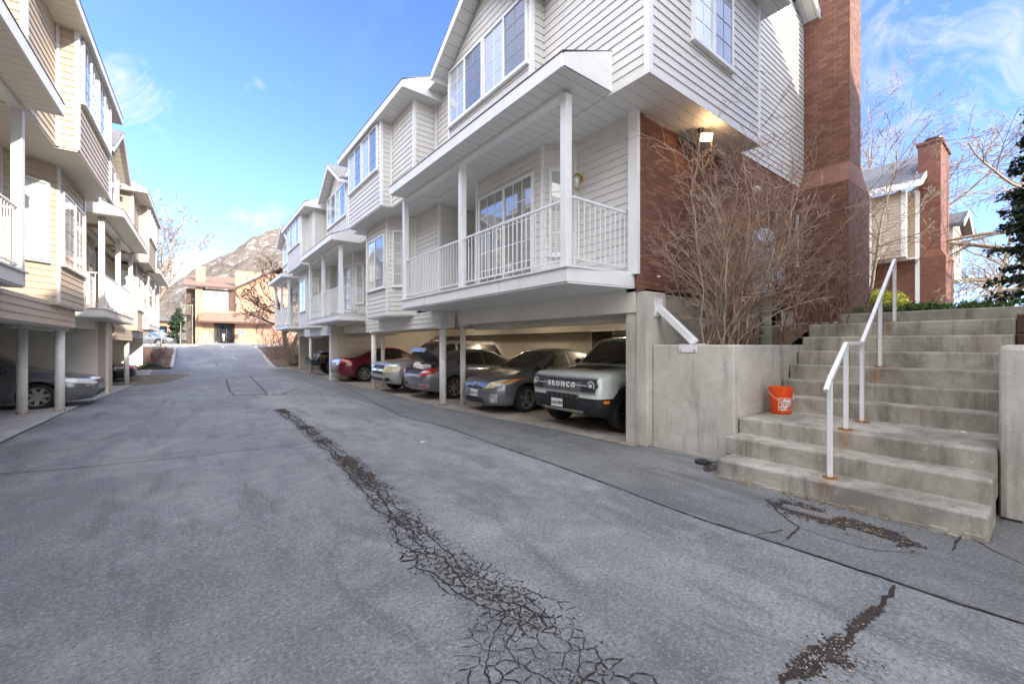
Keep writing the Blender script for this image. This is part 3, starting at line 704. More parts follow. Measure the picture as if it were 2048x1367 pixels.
# carport interior
iw = [(7.3, 7.4, 4.1, 31, 0, 2.5), (1.6, 7.3, 20.15, 20.35, 0, 2.5), (1.7, 7.3, 30.8, 31, 0, 5.3)]
A.B('carport_wall', M['garage'], iw)
A.B('carport_ceiling', M['garage'], [(1.2, 7.4, 9.8, 31, 2.42, 2.5), (1.6, 7.4, 4.1, 9.8, 2.43, 2.51)])
A.B('ceiling_beam', M['garage'], [(3.9, 4.2, 4.2, 31, 2.2, 2.42)])
A.B('storage_door', M['door_br'], [(7.24, 7.3, 9.2, 10.1, .0, 2.05)]); A.B('door_frame', M['white'], [(7.22, 7.3, 9.12, 9.2, 0, 2.12), (7.22, 7.3, 10.1, 10.18, 0, 2.12), (7.22, 7.3, 9.2, 10.1, 2.05, 2.12)])
A.B('storage_wall', M['whitepanel'], [(6.2, 7.3, 4.12, 6.9, 0, 2.42)])
m = MB(); A.lap(m, (1.0, 20.15), (1.0, 20.42), 0, 2.1, (-1, 0)); A.lap(m, (1.3, 20.15), (1.0, 20.15), 0, 2.1, (0, -1)); m.build('pier', M['sidR'], rr_root); A.trims([(1.0, 20.15, 0, 2.1)], .06); A.B('pier_core', M['garage'], [(1.03, 1.6, 20.19, 20.35, 0, 2.45)])
# near end: box overhang, brick wall, siding gable, concrete base and pier
m = MB(); A.lap(m, (.9, 3.42), (4.34, 3.42), 5.35, 7.9, (0, -1)); A.lap(m, (4.34, 3.42), (4.34, 4.1), 5.35, 7.9, (1, 0)); m.build('box_wall', M['sidR'], rr_root)
A.trims([(.9, 3.42, 5.35, 7.9)], .09); A.trims([(4.34-.02, 3.42, 5.35, 7.9)], .07)
A.B('box_soffit', M['soffitR'], [(.87, 4.37, 3.39, 4.12, 5.3, 5.352)])
A.window((1.95, 3.42), (3.24, 3.42), 6.23, 7.65, (0, -1), grid=(2, 4))
A.B('box_eave', M['soffitR'], [(.55, 4.75, 3.05, 4.1, 7.9, 7.93)]); A.B('fascia', M['white'], [(.55, 4.75, 3.02, 3.05, 7.9, 8.08)])
m = MB(); m.prism([(4.6, 3.0, 8.09), (8.9, 3.0, 8.09), (8.9, 4.1, 8.6), (4.6, 4.1, 8.6)], (0, 0, .03)); m.build('roof', M['shingle'], rr_root)
XR, ZR, XE = 10.9, 10.75, 13.45
def roofz(x): return 7.95+(x-4.6)*.445 if x < XR else ZR-(x-XR)*.445
m = MB(); W0, W1 = 5.65, 13.3
def ext(z):
    lo = max(W0, 4.6+(z-7.95)/.445) if z > 7.95 else W0; hi = min(W1, XR+(ZR-z)/.445); return ((lo-W0)/(W1-W0), (hi-W0)/(W1-W0))
A.lap(m, (W0-4.08, 4.1), (W1-4.08, 4.1), 5.64, ZR, (0, -1), ext); m.build('end_siding', M['sidR'], rr_root)
A.B('brick_wall', M['brick'], [(1.57, 9.22, 4.1, 4.3, 2.45, 5.64)])
A.B('brick_return', M['brick'], [(1.55, 1.72, 4.06, 4.1, 2.45, 5.33)])
A.B('end_trim', M['white'], [(1.50, 1.57, 4.04, 4.22, 2.72, 5.32)])
A.B('foundation', M['concwall'], [(1.6, 9.22, 4.12, 4.34, 0, 2.45)], bevel=.01)
A.B('concrete_pier', M['concwall'], [(1.57, 2.1, 3.92, 4.118, 0, 2.44)], bevel=.015)
A.B('main_block', M['garage'], [(3.3, 9.2, 4.36, 30.95, 2.52, 7.8)])
# main roof over everything, with the end rake
for (xa, xb) in ((4.6, XR), (XR, XE)):
    za, zb = roofz(xa), roofz(xb)
    m = MB(); m.prism([(xa+(1.2 if xa < 5 else 0), 3.75, za+.18+(.534 if xa < 5 else 0)), (xb, 3.75, zb+.18), (xb, 31.3, zb+.18), (xa+(1.2 if xa < 5 else 0), 31.3, za+.18+(.534 if xa < 5 else 0))], (0, 0, .04)); m.build('main_roof', M['shingle'], rr_root)
    m = MB(); m.prism([(xa+.4, 3.72, za+.18), (xb, 3.72, zb+.20), (xb, 3.72, zb-.02), (xa+.4, 3.72, za-.02)], (0, .03, 0)); m.build('rake_board', M['white'], rr_root)
    m = MB(); m.prism([(xa+.4, 3.75, za+.14), (xb, 3.75, zb), (xb, 4.12, zb), (xa+.4, 4.12, za+.14)], (0, 0, .02)); m.build('rake_soffit', M['soffitR'], rr_root)
# chimney: shaft, ledges, wide base
def frus(m, z0, z1, b0, b1): m.add([(b0[0], b0[2], z0), (b0[1], b0[2], z0), (b0[1], b0[3], z0), (b0[0], b0[3], z0), (b1[0], b1[2], z1), (b1[1], b1[2], z1), (b1[1], b1[3], z1), (b1[0], b1[3], z1)], [(0,3,2,1), (4,5,6,7), (0,1,5,4), (1,2,6,5), (2,3,7,6), (3,0,4,7)])
ch = part(rr_root, 'chimney', M['brick'], lambda m: (frus(m, 1.6, 5.5, (12.3, 14.05, 3.02, 4.1), (12.3, 14.05, 3.02, 4.1)), frus(m, 6.1, 13.2, (12.8, 13.7, 3.12, 4.1), (12.8, 13.7, 3.12, 4.1))))
part(ch, 'sloped_ledge', M['stone'], lambda m: frus(m, 5.5, 6.1, (12.3, 14.05, 3.02, 4.1), (12.8, 13.7, 3.12, 4.1)))
part(ch, 'footing', M['concwall'], lambda m: m.box(12.2, 2.95, 1.3, 14.15, 4.1, 1.95+.2))
A.B('downspout', M['white'], [(8.55, 8.62, 4.02, 4.09, 2.3, 5.6)])
A.window((8.15, 4.1), (8.5, 4.1), 3.6, 4.9, (0, -1), grid=(1, 3), split=0)
fl = part(rr_root, 'floodlight', M['dark'], lambda m: (m.cyl((6.95, 3.75, 5.24), .06, .05, 12), m.tube([(6.95, 3.75, 5.24), (6.95, 3.68, 5.18)], .015, 6)))
M['lampon'], _t, _b = newmat('lamp_on'); _t.set(_b, 'Emission Color', (1, .62, .28, 1)); _t.set(_b, 'Emission Strength', 8.); _t.set(_b, 'Base Color', (.9, .8, .6, 1))
m = MB(); c = Vector((6.95, 3.66, 5.12)); ex = Vector((.8, -.6, 0)).normalized(); ez = Vector((-.25, -.35, .9)).normalized(); ey = ex.cross(ez)
m.ob(c-ex*.11-ez*.075-ey*.03, ex*.22, ez*.15, ey*.05); m.build('lamp_head', M['dark'], fl)
m = MB(); m.ob(c-ex*.095-ez*.06-ey*.034*(1 if ey.y > 0 else -1.0), ex*.19, ez*.12, ey*.004*(1)); m.build('lit_lens', M['lampon'], fl)
lp = bpy.data.lights.new('flood_lamp', 'POINT'); lp.energy = 2; lp.color = (1, .62, .3); lp.shadow_soft_size = .05
lo = bpy.data.objects.new('flood_lamp', lp); lo.location = (6.9, 3.5, 5.06); COL.objects.link(lo)
# lit ceiling lamps in the carports
for (x, y) in ((9.6, 7.4), (9.2, 12.2), (9.2, 17.5)):
    part(rr_root, 'ceiling_lamp', M['lampon'], lambda m: m.ball((x, y, 2.36), .05, 10, 6))
    l = bpy.data.lights.new('carport_lamp', 'POINT'); l.energy = 13; l.color = (1, .88, .74); l.shadow_soft_size = .06
    o = bpy.data.objects.new('carport_lamp', l); o.location = (x, y, 2.26); COL.objects.link(o)
# meter boxes on the brick wall
M['meter'] = mat('meter_grey', (.52, .53, .55), .5, .06, 5, .1)
mb = part(rr_root, 'meter_box', M['meter'], lambda m: (m.box(9.35, 3.9, 2.75, 9.85, 4.08, 4.0), m.box(9.88, 3.92, 3.0, 10.5, 4.08, 4.15), m.box(9.9, 3.93, 2.7, 10.45, 4.08, 2.98), m.box(10.55, 3.95, 3.1, 10.85, 4.08, 3.7), m.box(10.9, 3.95, 3.0, 11.15, 4.08, 3.4), m.box(9.1, 3.95, 2.75, 9.3, 4.08, 3.1)), bevel=.01)
part(mb, 'meter_dial', M['lampglass'], lambda m: (m.cyl((10.15, 3.84, 3.85), .08, .1, 16, 'y'), m.cyl((9.6, 3.84, 3.8), .06, .09, 16, 'y')))
part(rr_root, 'security_light', M['whitepanel'], lambda m: m.ball((9.75, 4.0, 4.95), .09, 10, 6))

# ---- left row (built in its own frame, turned 1.4 degrees)
l_root = thing('townhouse_row', 'tan sided townhouse row with sunlit balconies on the left of the driveway', 'townhouses', (0, 0, 0), rz=-DL)
L = Row(l_root, -2.0, -1, M['sidL'], M['trimL'], M['soffitL'])
L.unit(dict(yA=-21, yB=-14.5, yB1=-10., C=(-13.3, -10.6), gable=(-19.5, -16.3), door=-19, recess=-15, lowend=-10, bay=(-12.6, -11), deck=(-20, -14.8), posts=(-19.9, -17.5, -15)))
L.unit(dict(yA=-10, yB=-2, yB1=3.2, C=(-.5, 2.6), gable=(-7, -4), door=-6, recess=-2.2, lowend=3, bay=(.6, 2.2), deck=(-7.5, -2.), posts=(-7.4, -4.5, -2.2)))
L.unit(dict(yA=3.2, yB=9.85, yB1=15.3, C=(11.5, 14.7), gable=(5.4, 8.4), door=5.4, recess=9.6, lowend=15.6, bay=(12.7, 15.0), bayu=.50, deck=(4.2, 10.0), decku=.33, posts=(4.3, 7.2, 9.85), baygrid=1, endrail=1))
L.dz = -.12
L.unit(dict(yA=15.3, yB=21.9, yB1=27.6, C=(23.7, 27.0), gable=(17.6, 20.8), door=18.0, recess=21.6, lowend=27.6, bay=(24.9, 27.2), bayu=.50, deck=(16.4, 22.3), decku=.33, posts=(16.43, 19.2, 22.1), baygrid=1, endrail=1))
L.unit(dict(yA=27.6, yB=34., yB1=0, C=(0, 0), gable=(29.2, 32.), door=29.4, recess=33.4, lowend=33.9, deck=(28.0, 33.8), decku=.33, posts=(28.05, 30.9, 33.6), endrail=1))
L.dz = 0
L.beamB(-2.2, 3.4, u=.65); L.beamA(3.4, 9.7, u=1.3); L.beamB(9.7, 14.75, u=.62, bot=2.02); L.column(.84, 14.55, .088, 2.0); L.column(1.42, 14.45, .09, 2.02)
L.beamA(14.8, 19.6, u=1.0, bot=2.1)
L.dz = -.12
L.beamB(20.6, 25.1, u=.66, bot=2.02); L.beamA(25.2, 33.9, u=1.1, bot=2.1); L.column(.8, 24.7, .088, 2.02)
L.dz = 0
L.B('carport_wall', M['garage'], [(6.6, 6.8, -10, 34, -.2, 2.5)])
for b_ in ((.95, 6.6, 19.65, 19.85, -.2, 2.5), (1.1, 6.6, 33.7, 33.88, -.3, 5.2), (.95, 6.6, 4.2, 4.4, -.2, 2.5)): L.B('party_wall', M['stucco'], [b_])
m = MB(); L.lap(m, (.72, 19.7), (.72, 20.6), -.2, 2.45, (-1, 0)); L.lap(m, (.95, 19.7), (.72, 19.7), -.2, 2.45, (0, -1)); L.lap(m, (.95, 20.6), (.72, 20.6), -.2, 2.45, (0, 1)); m.build('pier', M['sidL'], l_root); L.trims([(.72, 19.7, -.2, 2.45)], .07)
L.B('carport_ceiling', M['garage'], [(.9, 6.8, -10, 34, 2.43, 2.5)])
L.B('main_block', M['garage'], [(3.3, 8.5, -9.9, 33.9, 2.52, 7.8)])
for (ua, ub) in ((1.4, 6.0), (6.0, 9.2)):
    f = lambda u: 8.35+(u-1.4)*.445 if u <= 6 else 8.35+4.6*.445-(u-6)*.445
    m = MB(); m.prism([L.p(ua, -10.3, f(ua)), L.p(ub, -10.3, f(ub)), L.p(ub, 34.3, f(ub)), L.p(ua, 34.3, f(ua))], (0, 0, .04)); m.build('main_roof', M['shingle'], l_root)
L.B('end_wall', M['sidL'], [(1.57, 8.5, 33.9, 34.0, 0, 8.0)])
# balcony clutter on the left row
M['bluecloth'] = mat('blue_cloth', (.03, .16, .5), .9, .1)
x, y = LW(-3.3, 17.1)
ch_ = thing('patio_chair', 'dark wrought patio chair with blue cushion on the tan row balcony', 'chair', (x, y, 2.64))
part(ch_, 'frame', M['dark'], lambda m: [m.tube([(x-.25+i*.1, y+.25, 2.64), (x-.25+i*.1, y+.28, 3.55)], .012, 5) for i in range(6)]+[m.tube([(x-.27, y+.28, 3.55), (x+.27, y+.28, 3.55)], .015, 5)]+[m.tube([(x+a, y+b, 2.64), (x+a, y+b, 3.06)], .014, 5) for a in (-.25, .25) for b in (-.25, .2)]+[m.box(x-.27, y-.27, 3.06, x+.27, y+.27, 3.08)])
part(ch_, 'cushion', M['bluecloth'], lambda m: m.box(x-.24, y-.24, 3.08, x+.24, y+.22, 3.16), bevel=.03)
pl = thing('planter', 'round white plastic planter standing on the second grey balcony', 'planter', (5.0, 16.9, 2.76))
part(pl, 'bowl', M['white'], lambda m: m.lathe([(.01, 2.77), (.20, 2.77), (.26, 2.95), (.30, 2.97), (.30, 3.0), (.24, 3.0), (.20, 2.9), (.01, 2.9)], (5.0, 16.9, 0), 20), smooth=True)
part(pl, 'saucer', M['white'], lambda m: m.lathe([(.01, 2.762), (.36, 2.762), (.38, 2.80), (.01, 2.79)], (5.0, 16.9, 0), 20))

# ---- unseen row added behind the camera, raised and deepened to shade end wall and road
b_root = thing('townhouse_row', 'unseen townhouse row right of the viewer, added to shade the stairs and road', 'townhouses', (5, -1, 0))
Bk = Row(b_root, 4.08, 1, M['sidR'], M['white'], M['soffitR'])
Bk.B('carport_wall', M['garage'], [(1.6, 9.2, -24, -1.2, 0, 2.5)])
m = MB(); Bk.lap(m, (.9, -24), (.9, -1.2), 2.5, 10.3, (-1, 0)); Bk.lap(m, (.9, -1.2), (11.5, -1.2), 2.5, 9.0, (0, 1)); m.build('siding_wall', M['sidR'], b_root)
Bk.B('main_block', M['garage'], [(1.0, 11.4, -23.9, -1.3, 2.5, 9.0)])
for (xa, xb) in ((4.5, 10.), (10., 15.8)):
    za, zb = (10.4, 12.7) if xa < 5 else (12.7, 8.9)
    m = MB(); m.prism([(xa, -.8, za), (xb, -.8, zb), (xb, -24.3, zb), (xa, -24.3, za)], (0, 0, .1)); m.build('main_roof', M['shingle'], b_root)
m = MB(); m.prism([(4.6, -.85, 8.9), (4.6, -.85, 10.38), (10, -.85, 12.68), (15.5, -.85, 9.0)], (0, -.1, 0)); m.build('end_gable', M['white'], b_root)
for y in (-3.2, -8.5, -13.8, -19.1): part(b_root, 'chimney', M['brick'], lambda m: m.box(10.6, y, 7, 11.5, y+1.2, 13.8))
# ------------------------------------------------------------ stairs, walls, handrail, bucket
st = thing('concrete_stairs', 'weathered concrete stairs climbing from the driveway between two low walls', 'stairs', (5.1, .35, 0))
tops = [.21, .42, .62, .84, 1.06, 1.28, 1.50, 1.73, 1.95]; fx = [5.11, 5.50, 5.88, 7.03, 7.35, 7.64, 7.98, 8.3, 8.6, 10.2]
for i, z in enumerate(tops):
    ya, yb = (.35, 2.56 if i == 0 else 2.64)
    if i >= 7: yb = 2.68
    x1 = fx[i+1]+.25 if i < 8 else 10.3
    m = MB(); m.box(fx[i], ya, -.05 if i < 1 else tops[i-1]-.03, x1, yb, z-.0)
    # gentle irregular wear: subdivide the long edge
    o = m.build('step', M['conc'], st, bevel=.022)
part(st, 'rough_footing', M['conc'], lambda m: [m.ob((5.085+.012*math.sin(y*9), y, -.02), (.05, 0, 0), (0, .12, 0), (0, 0, .045+.02*math.sin(y*23))) for y in [.36+.11*i for i in range(20)]])
ruststain = [(5.25, 1.46, 0), (6.01, 1.5, 0), (6.79, 1.54, 0), (7.8, 1.56, 0), (8.85, 1.6, 0)]
hr = thing('handrail', 'white square-tube steel handrail bolted to the middle of the stairs', 'handrail', (5.25, 1.46, .21))
bz = [.21, .62, .62, 1.28, 1.95]
posts = [(5.30, 1.46), (6.00, 1.5), (6.78, 1.53), (7.82, 1.56), (8.9, 1.60)]
rt = [(5.22, 1.455, 1.20), (5.32, 1.46, 1.32)]
railpath = [(5.14, 1.45, 1.13), (5.30, 1.46, 1.24), (6.00, 1.5, 1.61), (6.78, 1.53, 1.62), (7.82, 1.56, 2.28), (8.9, 1.60, 2.95), (9.3, 1.61, 2.95)]
def sqbar(m, a, b, w=.042, h=.042):
    a, b = Vector(a), Vector(b); d = (b-a).normalized(); s_ = d.cross(Vector((0, 0, 1))); s_.normalize() if s_.length > .01 else None
    if s_.length < .01: s_ = Vector((0, 1, 0))
    u = s_.cross(d); m.ob(a-s_*w/2-u*h/2, b-a, s_*w, u*h)
for (x, y), z in zip(posts, bz):
    zt = [q for q in railpath if abs(q[0]-x) < .03][0][2]
    p_ = part(hr, 'post', M['white'], lambda m: m.box(x-.021, y-.021, z+.008, x+.021, y+.021, zt-.015), bevel=.004)
    rr2 = random.Random(int(x*100))
    part(hr, 'rusty_base_plate', M['rust'], lambda m: (m.prism([(x+math.cos(t)*.062*rr2.uniform(.8, 1.15), y+math.sin(t)*.07*rr2.uniform(.8, 1.15), z+.001) for t in [i*math.pi/5 for i in range(10)]], (0, 0, .01)), [m.cyl((x+a, y+b, z+.008), .012, .008, 6) for a in (-.038, .038) for b in (-.042, .042)], m.prism([(x+math.cos(t)*.034, y+math.sin(t)*.034, z+.01) for t in [i*math.pi/4 for i in range(8)]], (0, 0, .006))))
rl = MB()
for a, b in zip(railpath[:-1], railpath[1:-1]): sqbar(rl, a, b)
rl.build('rail', M['white'], hr, bevel=.004)
for (x, y, z, w) in ():
    r3 = random.Random(int(z*10)); m = MB(); n = 14
    pts = [(x, y-w*.5+w*i/6+.01*r3.uniform(-1, 1), z-.025) for i in range(7)] + [(x, y+w*.45-w*.9*i/6, z-.14-.035*r3.random()) for i in range(7)]
    m.prism(pts, (-.002, 0, 0)); m.build('rust_stain', M['ruststain'], st)
# left planter retaining wall and right wall
rw = thing('retaining_wall', 'low tan concrete planter wall left of the stairs with steel brace on top', 'wall', (5.8, 2.66, 0))
part(rw, 'front_face', M['concwall'], lambda m: m.box(5.80, 2.66, -.1, 6.02, 3.915, 1.60), bevel=.02)
part(rw, 'side_face', M['concwall'], lambda m: m.box(6.022, 2.66, -.1, 8.6, 2.86, 1.597), bevel=.015)
sheet('planting_soil', M['mulch'], 6.0, 13.5, 2.84, 4.13, 20, 8, lambda x, y: 1.5+.5*sstep(7.5, 10, x)+.04*noise.noise(Vector((x*3, y*3, 0))))
rw2 = thing('retaining_wall', 'rounded concrete side wall at the right edge beside the stairs', 'wall', (5.95, 0, 0))
m = MB(); m.box(5.93, -.9, -.1, 8.4, .345, 1.60); m.build('wall_body', M['concwall'], rw2, bevel=.05)
part(rw2, 'crack', M['crack'], lambda m: m.box(5.90, .2, 0, 5.95, .33, .02))
uw = thing('retaining_wall', 'long grey concrete kerb wall below the green hedge above the stairs', 'wall', (10, -4, 1.9))
part(uw, 'wall_body', M['conc'], lambda m: m.box(10.0, -6, 1.5, 10.25, 2.6, 2.19), bevel=.02)
part(uw, 'wall_return', M['conc'], lambda m: m.box(10.26, 2.4, 1.5, 12.4, 2.6, 2.15), bevel=.02)
ft = thing('timber_wall', 'dark timber edging at the right end of the top steps', 'wall', (8.5, .1, 1.6))
part(ft, 'timber', M['door_br'], lambda m: (m.box(8.45, -.7, 1.4, 8.62, .34, 1.74), m.box(8.62, -.7, 1.75, 10.0, .345, 2.0)), bevel=.01)
# steel brace
br = thing('steel_brace', 'white diagonal steel brace bolted between the pier and planter wall', 'brace', (5.9, 3.9, 1.6))
part(br, 'strut', M['white'], lambda m: sqbar(m, (5.93, 3.90, 2.20), (5.93, 3.28, 1.63), .09, .10), bevel=.006)
part(br, 'upper_plate', M['white'], lambda m: (m.box(5.84, 3.895, 2.05, 6.05, 3.915, 2.34)), bevel=.004)
part(br, 'lower_plate', M['white'], lambda m: (m.box(5.785, 3.18, 1.49, 5.798, 3.46, 1.615), m.box(5.785, 3.18, 1.603, 6.04, 3.46, 1.615)), bevel=.003)
part(br, 'bolt', M['metalgrey'], lambda m: [m.cyl((5.775, y, 1.52), .012, .012, 8, 'x') for y in (3.21, 3.43)]+[m.cyl((5.86+.1*i, 3.88, z), .016, .012, 8, 'y') for i in (0,) for z in (2.08, 2.31)])
# post stub
ps = thing('wooden_post', 'weathered grey wooden post stub standing in the planter among bare twigs', 'post', (7.6, 2.98, 1.5))
part(ps, 'shaft', M['wood'], lambda m: m.tube([(7.62, 2.99, 1.45), (7.60, 2.98, 1.9), (7.585, 2.975, 2.44), (7.58, 2.975, 2.47)], [.095, .09, .088, .075], 14))
part(ps, 'red_tag', M['redlens'], lambda m: m.box(7.52, 2.893, 2.3, 7.56, 2.897, 2.4))
# small things
pk = MB(); px_, py_ = 5.47, 2.93
pk.lathe([(.005, .0), (.085, .0), (.092, .015), (.088, .045), (.07, .055), (.005, .052)], (px_, py_, .0), 18)
o = pk.build('rubber_puck', M['rubber'], None, base=(px_, py_, 0)); tag(o, 'small round dark rubber puck on the asphalt beside the bottom step', 'rubber puck')
M['paper'] = mat('paper', (.75, .74, .68), .8, .05)
x, y = gpt(841, 886); m = MB(); m.add([(x, y, .012), (x+.09, y-.03, .02), (x+.10, y+.01, .014), (x+.03, y+.04, .024)], [(0, 1, 2, 3)])
o = m.build('litter', M['paper'], None, base=(x, y, 0)); tag(o, 'pale scrap of litter lying alone on the open asphalt', 'litter')
x, y = 6.8, .62; m = MB(); m.prism([(x, y, .623), (x+.07, y+.02, .623), (x+.09, y+.05, .628), (x+.02, y+.05, .624)], (0, 0, .006)); m.prism([(x-.05, y+.08, .623), (x+.0, y+.08, .623), (x+.0, y+.1, .63)], (0, 0, .004))
o = m.build('litter', M['paper'], None, base=(x, y, .62)); tag(o, 'torn litter scrap on the stair landing near the right wall', 'litter')
# bucket with lettering
bx_, by_, bz_ = 6.71, 2.43, .625
bk = thing('bucket', 'orange plastic bucket with white lettering and wire handle on the stair landing', 'bucket', (bx_, by_, bz_))
part(bk, 'body', M['bucket'], lambda m: m.lathe([(.005, 0), (.126, 0), (.130, .006), (.143, .27), (.150, .272), (.150, .285), (.144, .287), (.146, .315), (.153, .317), (.153, .328), (.146, .33), (.148, .348), (.155, .35), (.155, .372), (.147, .372), (.127, .03), (.005, .03)], (bx_, by_, bz_), 40), smooth=True).modifiers.new('e', 'EDGE_SPLIT').split_angle = R(35)
vd = Vector((-bx_, -by_, 0)).normalized(); ang0 = math.atan2(vd.y, vd.x) + .42
def onbucket(u, v, off=.0015):   # u: arc length to the right as seen from outside, v: height
    r = .1305+(.0125)*(v/.264)+off; t = ang0+u/r
    return (bx_+math.cos(t)*r, by_+math.sin(t)*r, bz_+v)
m = MB(); rot = R(38)
for body, dy in (('THE', .042), ('HOME', .0), ('DEPOT', -.042)):
    vs, fs = text_mesh(body, .052 if body != 'HOME' else .062, 0, 0, .0022); pts = []
    for v in vs:
        a, b = v.x*1.0, v.y+dy; X = a*math.cos(rot)-b*math.sin(rot); Y = a*math.sin(rot)+b*math.cos(rot); pts.append(onbucket(X, Y+.14))
    m.add(pts, fs)
def strip(u0, v0, u1, v1, w=.0035):
    n = 10; out = []
    for i in range(n+1):
        t = i/n; u, v = u0+(u1-u0)*t, v0+(v1-v0)*t
        du, dv = (0, w) if abs(u1-u0) > abs(v1-v0) else (w, 0); out += [onbucket(u-du, v-dv), onbucket(u+du, v+dv)]
    m.add(out, [(2*i, 2*i+1, 2*i+3, 2*i+2) for i in range(n)])
q = .083
for a in ((-q, .14-q, q, .14-q), (-q, .14+q, q, .14+q), (-q, .14-q, -q, .14+q), (q, .14-q, q, .14+q)): strip(*a)
m.build('lettering', M['white'], bk, recalc=False)
side = Vector((-vd.y, vd.x, 0))
def hp(t):
    s_ = math.cos(t); c = Vector((bx_, by_, bz_+.30)); ax = Vector((math.cos(ang0+1.57), math.sin(ang0+1.57), 0)); fw = Vector((math.cos(ang0), math.sin(ang0), 0))
    return c+ax*(.156*s_)+fw*(.155*math.sin(t)+.0)-Vector((0, 0, .115*math.sin(t)))
part(bk, 'handle', M['white'], lambda m: (m.tube([hp(math.pi*i/16) for i in range(17)], .0028, 6), m.tube([hp(math.pi*(6.6+i*.7)/16) for i in range(5)], .008, 8)))
# ------------------------------------------------------------ cars
def interp(tab, x):
    if x <= tab[0][0]: return tab[0][1]
    for (a, b), (c, d) in zip(tab, tab[1:]):
        if x <= c:
            t = (x-a)/(c-a); return b+(d-b)*t
    return tab[-1][1]
def smooth_tab(tab, n=70):
    xs = [p[0] for p in tab]; out = []
    for i in range(n+1):
        x = xs[0]+(xs[-1]-xs[0])*i/n; w = .05*(xs[-1]-xs[0])*.45
        out.append((x, sum(interp(tab, max(xs[0], min(xs[-1], x+w*k/3)))*(4-abs(k)) for k in range(-3, 4))/16))
    return out
def car(name, label, cat, sp, loc, rz, paintmat, parent_rot=0, group='cars parked in the carports'):
    Lc, W, H = sp['L'], sp['W'], sp['H']; r = sp['r']; ax = sp['axles']; gc = sp.get('gc', .2)
    top = sp['top']; sh = sp['shoulder']; boxy = sp.get('boxy', 0)
    topS = [(x, z) for x, z in smooth_tab(top, 110)] if not boxy else smooth_tab(top, 220)
    bot = sp.get('bot', [(0, gc+.16), (.12, gc+.03), (.4, gc), (Lc-.5, gc), (Lc-.1, gc+.06), (Lc, gc+.2)])
    fw = sp.get('fw', [(0, .70), (.06, .80), (.2, .9), (.45, .965), (.9, 1.), (Lc-.9, 1.), (Lc-.4, .965), (Lc-.15, .9), (Lc-.04, .8), (Lc, .70)])
    th = sp.get('tumble', .26)
    def section(x):
        zt = interp(topS, x); zb = interp(bot, x); zs = min(interp(sh, x), zt-.012); w = interp(fw, x)*W/2
        if zt < zb+.05: zt = zb+.05; zs = zb+.04
        k = max(0, min(1, (zt-zs)/(H-interp(sh, Lc*.5)))); wt = w*(.93-th*k) if k > .12 else w*(.93-th*.12)
        wl = w*.965; cz_ = sp.get('clad', 0); cz_ = cz_ if cz_ and zb+.08 < cz_ < zs-.05 else 0
        P = [(0, zb), (w*.72, zb), (w*.93, zb+.035), (w*.985, (zb+.035+cz_)/2 if cz_ else zb+.30*(zs-zb)), (w*1.0, cz_ if cz_ else zb+.62*(zs-zb)), (w*.992, zb+.86*(zs-zb)), (wl, zs)]
        hgt = zt-zs
        crn = .05 if k > .3 else min(.03, hgt*.5)
        for f, ff in ((.3, .3), (.62, .62), (.86, .88)): P.append((wl+(wt-wl)*ff, zs+(hgt-crn)*f))
        P += [(wt*.955, zt-crn*.55), (wt*.86, zt-crn*.18), (wt*.5, zt-.0), (0, zt+.012)]
        return P
    xs = []; n = 84
    for i in range(n+1):
        t = i/n; xs.append(Lc*(t+.0)); 
    xs = sorted(set([0, .012, .03, .06, .1, .15]+[x for x in xs if .17 < x < Lc-.17]+[Lc-.15, Lc-.1, Lc-.06, Lc-.03, Lc-.012, Lc]))
    vs = []; fs = []; secs = [section(x) for x in xs]; K = len(secs[0]); N = 2*K-2
    for x, S_ in zip(xs, secs):
        for (y, z) in S_: vs.append((x, y, z))
        for (y, z) in S_[-2:0:-1]: vs.append((x, -y, z))
    for i in range(len(xs)-1):
        for k in range(N): fs.append((i*N+k, i*N+(k+1) % N, (i+1)*N+(k+1) % N, (i+1)*N+k))
    for base_, rv in ((0, 1), ((len(xs)-1)*N, -1)):
        for k in range(K-1):
            q_ = [base_+k, base_+k+1] + ([base_+N-k-1] if k+1 < K-1 else []) + ([base_+N-k] if k > 0 else [])
            fs.append(tuple(q_[::rv]))
    bvh = BVHTree.FromPolygons([Vector(v) for v in vs], fs)
    root = thing(name, label, cat, (0, 0, 0), rz, group, loc=loc)
    mb = MB(); mb.add(vs, fs); body = mb.build('body', paintmat, None, smooth=True)
    body.data.materials.append(M['black'])
    for side in (-1, 1):
        for xa in ax:
            c = MB(); c.cyl((xa, side*(W/2-.27) if side > 0 else -W/2-.3, r+.005), .57, r+sp.get('gap', .055), 40, 'y'); co = c.build('cut', M['black'], None)
            md = body.modifiers.new('b', 'BOOLEAN'); md.operation = 'DIFFERENCE'; md.object = co; md.solver = 'EXACT'
    dg = bpy.context.evaluated_depsgraph_get(); me = bpy.data.meshes.new_from_object(body.evaluated_get(dg))
    for md in list(body.modifiers): bpy.data.objects.remove(md.object); body.modifiers.remove(md)
    body.data = me; body.parent = root; body['_b'] = (0., 0., 0.)
    me.materials.clear(); me.materials.append(paintmat); me.materials.append(M['black'])
    clad = sp.get('clad', 0)
    for p in me.polygons:
        c = p.center; p.material_index = 0; p.use_smooth = True
        for xa in ax:
            d = math.hypot(c.x-xa, c.z-r-.005)
            if d < r+sp.get('gap', .055)+.004 and abs(c.y) > W/2-.33 and (abs(p.normal.y) < .3 or abs(c.y) < W/2-.2): p.material_index = 1; p.use_smooth = False
        if c.z < gc+.012 and p.normal.z < -.5: p.material_index = 1
        if clad and c.z < clad: p.material_index = 1
